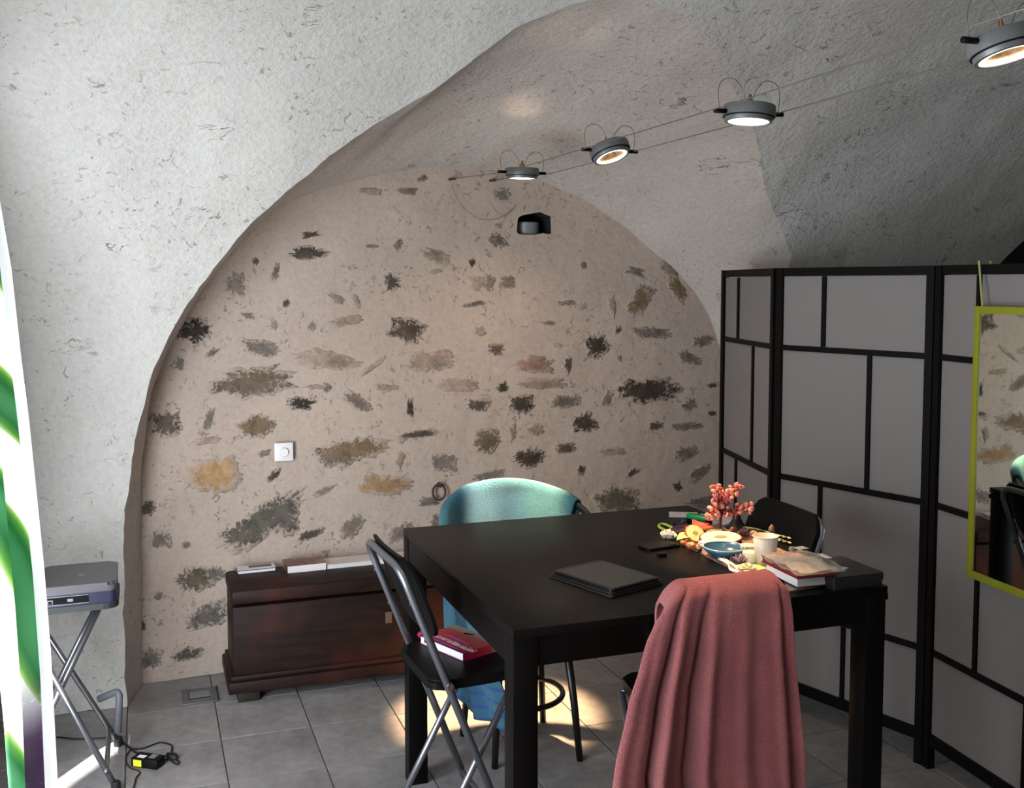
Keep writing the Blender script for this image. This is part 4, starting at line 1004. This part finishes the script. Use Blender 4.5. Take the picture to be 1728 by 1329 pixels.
# red maple leaf
def star(n, r0, r1, rot): return [(math.cos(rot + PI * k / n) * (r0 if k % 2 == 0 else r1), math.sin(rot + PI * k / n) * (r0 if k % 2 == 0 else r1)) for k in range(2 * n)]
p = T(1180, 899); bm = prism(NB(), star(5, .052, .026, .3), 0, .004)
for v in bm.verts: v.co.z += .35 * max(0, v.co.y) + .012 + .008 * math.sin(v.co.x * 60)
o = obj('dried_leaf', bm, mat('red_leaf', (188, 62, 38), .5)); o.location = (p.x, p.y, TZ + .004); tag(o, 'bright orange-red five pointed leaf propped among the clutter', 'leaf')
# yellow-green long leaves
LEAF = mat('yellow_leaf', (206, 204, 120), .5)
for (x0, y0, x1, y1, lab) in ((1142, 910, 1170, 906, 'yellow-green leaf between the white rose and the round agate slice'), (1196, 896, 1214, 906, 'yellow-green leaf under the trunk of the bead tree')):
    a, b = T(x0, y0, .014), T(x1, y1, .018); d_ = (b - a); nrm = V((-d_.y, d_.x, 0)).normalized()
    o = cloth('leaf_blade', lambda u, v: a.lerp(b, u) + nrm * (v - .5) * .05 * math.sin(PI * min(.98, max(.02, u))) + V((0, 0, .012 * math.sin(PI * u) + .006 * (v - .5))), 12, 4, LEAF, None, .0012)
    tag(o, lab, 'leaf')
# agate slices and mineral pieces
def agate(label, x, y, rx, ry, tilt, rim, face, rz=0, h=.012):
    p = T(x, y); t = thing('mineral_slice', label, 'mineral', (p.x, p.y, TZ + .006), rz)
    R = Matrix.Translation((0, 0, ry * abs(math.sin(tilt)) + .004)) @ Matrix.Rotation(tilt, 4, 'X')
    out = [(rx * math.cos(a) * (1 + .06 * noise.noise(V((math.cos(a) * 2, math.sin(a) * 2, x)))), ry * math.sin(a) * (1 + .06 * noise.noise(V((math.cos(a) * 2, math.sin(a) * 2, y))))) for a in [2 * PI * k / 40 for k in range(40)]]
    obj('rind', prism(NB(), out, -h, 0, R), rim, t); obj('face', prism(NB(), [(q[0] * .93, q[1] * .93) for q in out], 0, .0012, R), face, t)
    obj('core', prism(NB(), [(q[0] * .3, q[1] * .22) for q in out], .0012, .002, R), mat('core_olive', (150, 140, 96), .4), t)
    return t
CRE = mat('agate_cream', (232, 214, 196), .3, var=.06); REDR = mat('rind_red', (118, 34, 30), .5); YEL = mat('agate_yellow', (224, 204, 140), .3, var=.2, vscale=60)
agate('round yellow mineral slice in front of the red leaf', 1173, 916, .034, .034, .75, mat('rind_orange', (168, 92, 48), .5), YEL)
agate('long cream mineral slice with dark red rind beside the bead tree', 1216, 918, .072, .034, .42, REDR, CRE, -.25, .016)
for x, y, r, m, lab in ((1187, 925, .017, mat('white_stone', (226, 228, 220), .4), 'small white stone in front of the yellow slice'), (1166, 928, .016, mat('orange_stone', (196, 110, 50), .4), 'small orange stone at the left of the stones'),
                        (1153, 921, .010, mat('orange_stone', (196, 110, 50), .4), 'tiny orange pebble left of the larger orange stone'), (1256, 905, .018, mat('brown_stone', (120, 84, 72), .5), 'brown stone behind the white plastic cup'),
                        (1272, 908, .015, mat('rose_stone', (176, 126, 110), .4), 'rosy stone right of the brown stone behind the cup'), (1238, 901, .014, mat('brown_stone', (120, 84, 72), .5), 'brown stone close behind the long cream slice'),
                        (1178, 934, .012, mat('dark_stone', (44, 26, 20), .4), 'dark stone at the rim of the magazine')):
    bm = NB(); bmesh.ops.create_icosphere(bm, subdivisions=3, radius=r)
    for v in bm.verts: v.co *= 1 + .35 * noise.cell(v.co * 60 / 1.0 + V((x, y, 0))) * .3 + .25 * noise.noise(v.co * 70 + V((x, 0, 0))); v.co.z *= .75
    p = T(x, y); o = obj('pebble', bm, m); o.location = (p.x, p.y, TZ + r * .72 + .004); tag(o, lab, 'stone')
# bead tree
def bead_tree():
    p = T(1214, 906); t = thing('bead_tree', 'small wire tree with pink stone beads on the table', 'ornament', (p.x, p.y, TZ + .006), 0)
    BR = mat('wire_copper', (94, 38, 34), .4, metal=.4); BEAD = []
    for k, c_ in enumerate(((214, 128, 112), (232, 160, 138), (188, 92, 84))):
        m_ = mat('bead_rose_%s' % 'abc'[k], c_, .18, var=.2, vscale=40); m_.node_tree.nodes['Principled BSDF'].inputs['Subsurface Weight'].default_value = .0; BEAD.append(m_)
    obj('base', lathe(NB(), [(.0001, 0), (.03, 0), (.034, .006), (.026, .016), (.010, .022), (.0001, .022)], 20), mat('copper_base', (176, 96, 62), .3, metal=.3), t, smooth=True)
    kk = lambda x, y: (py(x, y, p.y) - V((p.x, 0, TZ + .006)))
    def at(x, y, dy=0): q = py(x, y, p.y + dy); return V((q.x - p.x, dy, q.z - TZ - .006))
    top = at(1216, 862)
    obj('trunk', tube(NB(), smooth_path([V((0, 0, .01)), at(1215, 890), at(1216, 875), top], 5), [.0045] * 16, 8), BR, t, smooth=True)
    cl = [(1212, 824, 0), (1220, 830, .01), (1207, 822, -.01), (1228, 835, .0), (1238, 826, .02), (1248, 822, .01), (1233, 840, -.015), (1216, 840, .02), (1209, 848, -.02), (1222, 852, .0), (1203, 858, .015), (1197, 864, -.01), (1200, 870, .0),
          (1207, 868, -.02), (1219, 862, .02), (1227, 866, -.02), (1237, 864, .01), (1246, 861, -.01), (1256, 856, .01), (1264, 853, .0), (1262, 862, -.02), (1250, 854, .02), (1212, 832, .02), (1225, 845, .01), (1240, 836, -.01), (1214, 857, .0), (1230, 829, -.02)]
    rnd_ = random.Random(5)
    me = []
    for m_ in BEAD:
        bm = NB(); bmesh.ops.create_uvsphere(bm, u_segments=9, v_segments=6, radius=.0072); bmesh.ops.scale(bm, vec=(1, .75, 1.25), verts=bm.verts[:])
        x = bpy.data.meshes.new('bead'); bm.to_mesh(x); bm.free(); x.materials.append(m_)
        for pl in x.polygons: pl.use_smooth = True
        me.append(x)
    for (x, y, dy) in cl:
        e = at(x, y, dy); obj('twig', tube(NB(), smooth_path([at(1216, 868 + rnd_.uniform(-8, 8)), (top + e) / 2 + V((0, 0, -.006)), e], 4), .0013, 5), BR, t, smooth=True)
        for k in range(6):
            b = bpy.data.objects.new('bead', me[rnd_.randrange(3)]); COL.objects.link(b); b.parent = t
            th = rnd_.uniform(0, 2 * PI); ph = rnd_.uniform(-1, 1)
            b.location = e + V((math.cos(th) * .012, math.sin(th) * .012, ph * .010)); b.rotation_euler = (rnd_.uniform(-1.5, 1.5), rnd_.uniform(-1.5, 1.5), th)
    return t
bead_tree()
# dark bottle vase behind the bead tree
p = T(1243, 893); vz = thing('dark_vase', 'dark flared vase standing behind the bead tree', 'vase', (p.x, p.y, TZ))
obj('vase_body', lathe(NB(), [(.0001, 0), (.038, 0), (.040, .006), (.026, .02), (.014, .04), (.012, .075), (.015, .09), (.012, .09), (.009, .075), (.0001, .04)], 28, None, False), mat('dark_glaze', (20, 20, 14), .3), vz, smooth=True)
# dried green stems along the magazine's far edge
STEM = mat('olive_stem', (132, 136, 82), .6)
sp_ = thing('dried_bouquet', 'bundle of olive green dried stems lying in front of the right chair', 'dried plant', tuple(T(1285, 900)), 0)
ox = sp_.location
for k in range(9):
    a_, b_ = T(1248 + k * 3, 886 + k * 1.2, .012 + .002 * (k % 3)), T(1308 + (k % 4) * 9, 902 + k * 2.0, .014 + .003 * (k % 2))
    obj('stem', tube(NB(), [a_ - ox, (a_ + b_) / 2 - ox + V((0, 0, .004)), b_ - ox], [.0016, .002, .001], 5), STEM, sp_)
    obj('seed_head', tube(NB(), [b_ - ox - (b_ - a_).normalized() * .012, b_ - ox], [.004, .0015], 6), mat('pale_seed', (190, 184, 140), .6), sp_)
p = T(1302, 909); mu = thing('tiny_figurine', 'tiny brown mushroom shaped figurine behind the white cup', 'figurine', (p.x, p.y, TZ + .008))
obj('cap', lathe(NB(), [(.010, .016), (.0115, .022), (.009, .032), (.003, .040), (.0001, .042)], 18), mat('brown_cap', (116, 84, 62), .5), mu, smooth=True); obj('foot', lathe(NB(), [(.006, 0), (.0045, .017)], 12), mat('dark_foot2', (40, 32, 28), .6), mu)
# blue bowl
p = T(1222, 941); bw_ = thing('blue_bowl', 'shallow blue ceramic dish in front of the cream slice', 'bowl', (p.x, p.y, TZ + .0))
obj('bowl_wall', lathe(NB(), [(.0001, .004), (.026, .002), (.045, .010), (.062, .026), (.066, .036), (.063, .036), (.058, .026), (.042, .013), (.0001, .010)], 40, None, False), mat('blue_glaze', (58, 96, 122), .18, var=.2), bw_, smooth=True)
obj('bowl_rim', tube(NB(), [(.0645 * math.cos(a), .0645 * math.sin(a), .036) for a in [2 * PI * k / 40 for k in range(40)]], .0022, 6, closed=True), mat('rim_pale', (166, 190, 196), .2), bw_, smooth=True)
# small jars
for x, y, cc, lab in ((1262, 938, (206, 150, 90), 'small amber jar with pale lid left of the white cup'), (1266, 950, (216, 206, 178), 'small cream jar with pale lid in front of the amber jar')):
    p = T(x, y); j = thing('small_jar', lab, 'jar', (p.x, p.y, TZ + .006), 0, 'little jars beside the white cup')
    obj('jar_body', lathe(NB(), [(.0001, 0), (.022, 0), (.023, .004), (.023, .020), (.0001, .020)], 24, None, False), mat('jar_%d' % cc[2], cc, .25), j, smooth=True, auto=40)
    obj('lid', lathe(NB(), [(.024, .020), (.024, .029), (.022, .031), (.0001, .031)], 24), mat('jar_lid', (230, 216, 190), .4), j, smooth=True, auto=40)
# white translucent cup
p = T(1291, 953); cpn = thing('plastic_cup', 'white translucent plastic cup among the table clutter', 'cup', (p.x, p.y, TZ + .006))
CUPM = NT('frosted_plastic'); CUPM.set(Base_Color=srgb((226, 216, 200)), Roughness=.3); CUPM.b.inputs['Transmission Weight'].default_value = .25; CUPM = CUPM.m
obj('cup_wall', lathe(NB(), [(.0001, .001), (.029, .001), (.038, .084), (.0365, .084), (.028, .004), (.0001, .004)], 40, None, False), CUPM, cpn, smooth=True)
obj('cup_rim', tube(NB(), [(.038 * math.cos(a), .038 * math.sin(a), .084) for a in [2 * PI * k / 36 for k in range(36)]], .0016, 6, closed=True), CUPM, cpn, smooth=True)
# lilac ribbon flower and white ribbons
rose('ribbon_flower', 'lilac fabric flower between the blue dish and the white cup', T(1247, 951), .024, mat('lilac_petal', (158, 132, 140), .6), 7)
rose('ribbon_flower', 'cream fabric flower in front of the small jars', T(1262, 962), .026, mat('cream_petal', (226, 220, 180), .6), 8, .5)
RIB = mat('white_ribbon', (222, 218, 212), .45)
for k, (pts_, lab) in enumerate(((((1214, 936), (1226, 946), (1236, 952), (1244, 962), (1240, 970)), 'white satin ribbon curling from the blue dish'), (((1212, 942), (1228, 950), (1232, 960), (1246, 966), (1236, 975), (1228, 972)), 'white satin ribbon hanging lowest over the magazine corner'))):
    path = smooth_path([T(x, y, .008 + .006 * (i_ % 2) + .004 * k) for i_, (x, y) in enumerate(pts_)], 5)
    bm = NB(); ra = [bm.verts.new(q + V((.004, .004, .004))) for q in path]; rb_ = [bm.verts.new(q - V((.004, .004, .002))) for q in path]
    for i_ in range(len(path) - 1): bm.faces.new((ra[i_], ra[i_ + 1], rb_[i_ + 1], rb_[i_]))
    o = obj('ribbon', bm, RIB, smooth=True); md = o.modifiers.new('t', 'SOLIDIFY'); md.thickness = .001; tag(o, lab, 'ribbon')
# stack: black bound book, dark red book, clear packet
def hard_book(label, near_l, near_r, far_r, zb, th, cov, pg, inset=.004, group=None):
    a, b, c_ = [pz(x, y, TZ + zb) for x, y in (near_l, near_r, far_r)]
    e1 = b - a; e2 = c_ - b; ang_ = math.atan2(e1.y, e1.x); l_, w_ = e1.length, e2.length
    nrm = V((-e1.y, e1.x, 0)).normalized(); cc = (a + b) / 2 + nrm * w_ / 2
    t = thing('hardback_book', label, 'book', (cc.x, cc.y, TZ + zb), ang_, group)
    boxo('pages', (0, .0, th / 2), (l_ - .008, w_ - .008, th - .007), pg, t)
    boxo('cover', (0, 0, th - .00175), (l_, w_, .0035), cov, t, bev=.0008); boxo('cover', (0, 0, .00175), (l_, w_, .0035), cov, t, bev=.0008)
    boxo('spine', (l_ / 2 - .002, 0, th / 2), (.004, w_, th), cov, t)
    return t, cc, ang_, l_, w_
q1 = pz(1291, 965, TZ + .006); q2 = pz(1345, 992, TZ + .006)
def book2(name, label, p, ang_, size, cov, pg, spine):
    l_, w_, h_ = size; t = thing(name, label, 'book', (p.x, p.y, p.z), ang_)
    boxo('pages', (0, 0, h_ / 2), (l_ - .006, w_ - .006, h_ - .006), pg, t)
    boxo('cover', (0, 0, h_ - .0015), (l_, w_, .003), cov, t, bev=.0007); boxo('cover', (0, 0, .0015), (l_, w_, .003), cov, t, bev=.0007)
    boxo('spine', (0, spine * (w_ / 2 - .0015), h_ / 2), (l_, .003, h_), cov, t); return t
# book edge with the white pages runs from q1 to q2; the book lies to its right
d_ = (q2 - q1); L_ = d_.length; ang_ = math.atan2(d_.y, d_.x); nr = V((-d_.y, d_.x, 0)).normalized(); nr = nr if nr.x > 0 else -nr
sgn = 1 if V((-math.sin(ang_), math.cos(ang_), 0)).dot(nr) > 0 else -1
BCOV = mat('black_cloth_cover', (18, 19, 18), .5); RCOV = mat('burgundy_cover', (98, 18, 32), .35)
cc = (q1 + q2) / 2 + nr * .070; cc.z = TZ + .005
book2('hardback_book', 'thick black hardback with white page edges under the dark red book', cc, ang_, (L_, .14, .034), BCOV, PAPER, sgn)
p1, p2 = pz(1284, 946, TZ + .042), pz(1342, 976, TZ + .042); cc = (p1 + p2) / 2 + nr * .066; cc.z = TZ + .0392
bkr = book2('hardback_book', 'dark red book lying on top of the black hardback', cc, ang_, ((p2 - p1).length, .125, .020), RCOV, mat('page_red', (120, 40, 44), .5), sgn)
COV2 = NT('photo_cover'); n_ = COV2.noise(24, 5, .6, 1); COV2.set(Base_Color=COV2.ramp(n_, [(.35, srgb((120, 60, 50))), (.55, srgb((176, 130, 100))), (.7, srgb((150, 140, 110)))]), Roughness=.2); COV2 = COV2.m
boxo('photo_print', (0, 0, .0202), ((p2 - p1).length - .01, .115, .0008), COV2, bkr)
FILM = NT('clear_film'); FILM.set(Base_Color=(.9, .88, .82, 1), Roughness=.12); tr = FILM.n('ShaderNodeBsdfTransparent'); tr.inputs[0].default_value = (.92, .90, .86, 1); ms = FILM.n('ShaderNodeMixShader'); ms.inputs[0].default_value = .84
FILM.l(FILM.b.outputs[0], ms.inputs[1]); FILM.l(tr.outputs[0], ms.inputs[2]); FILM.l(ms.outputs[0], FILM.t.nodes['Material Output'].inputs[0]); FILM = FILM.m
pc = pz(1356, 945, TZ + .075)
pk = thing('clear_packet', 'crumpled clear plastic packet with white labels on the book stack', 'packet', (pc.x, pc.y, TZ + .060), ang_)
def film(u, v):
    x = (u - .5) * .21; y = (v - .5) * .15
    z = .012 + .020 * math.sin(PI * u) * math.sin(PI * v) + .009 * noise.noise(V((x * 30, y * 30, 2))) + .004 * noise.noise(V((x * 80, y * 80, 5)))
    return V((x + .008 * noise.noise(V((y * 20, 0, 1))), y + .008 * noise.noise(V((0, x * 20, 4))), z))
cloth('film', film, 40, 30, FILM, pk, .0006); cloth('film', lambda u, v: V((film(u, v).x, film(u, v).y, .003 + .003 * math.sin(u * 20))), 12, 10, FILM, pk, .0006)
boxo('label', (-.045, sgn * .02, .038), (.034, .028, .0006), mat('label_white', (226, 218, 212), .5), pk, rz=-ang_ + .1)
boxo('label', (.012, sgn * .058, .026), (.05, .020, .0006), mat('label_white', (226, 218, 212), .5), pk)
obj('cap_bead', lathe(NB(), [(.010, 0), (.012, .006), (.009, .012), (.0001, .013)], 20, Matrix.Translation((-.075, sgn * .012, .022))), mat('olive_bead', (112, 108, 86), .2), pk, smooth=True)
# black box at the near right corner of the table
A_ = pz(1402, 988.5, TZ + .0); B_ = pz(1481, 981, TZ); 
bxo = thing('black_box', 'flat black box at the near right corner of the table', 'box', (1.876, 2.452, TZ), 0)
rbox('box_base', (0, 0, .016), (.165, .185, .032), .004, mat('black_box_card', (20, 20, 18), .45), bxo, 0)
rbox('box_lid', (0, 0, .028), (.169, .189, .020), .004, mat('black_box_card', (20, 20, 18), .45), bxo, .002)
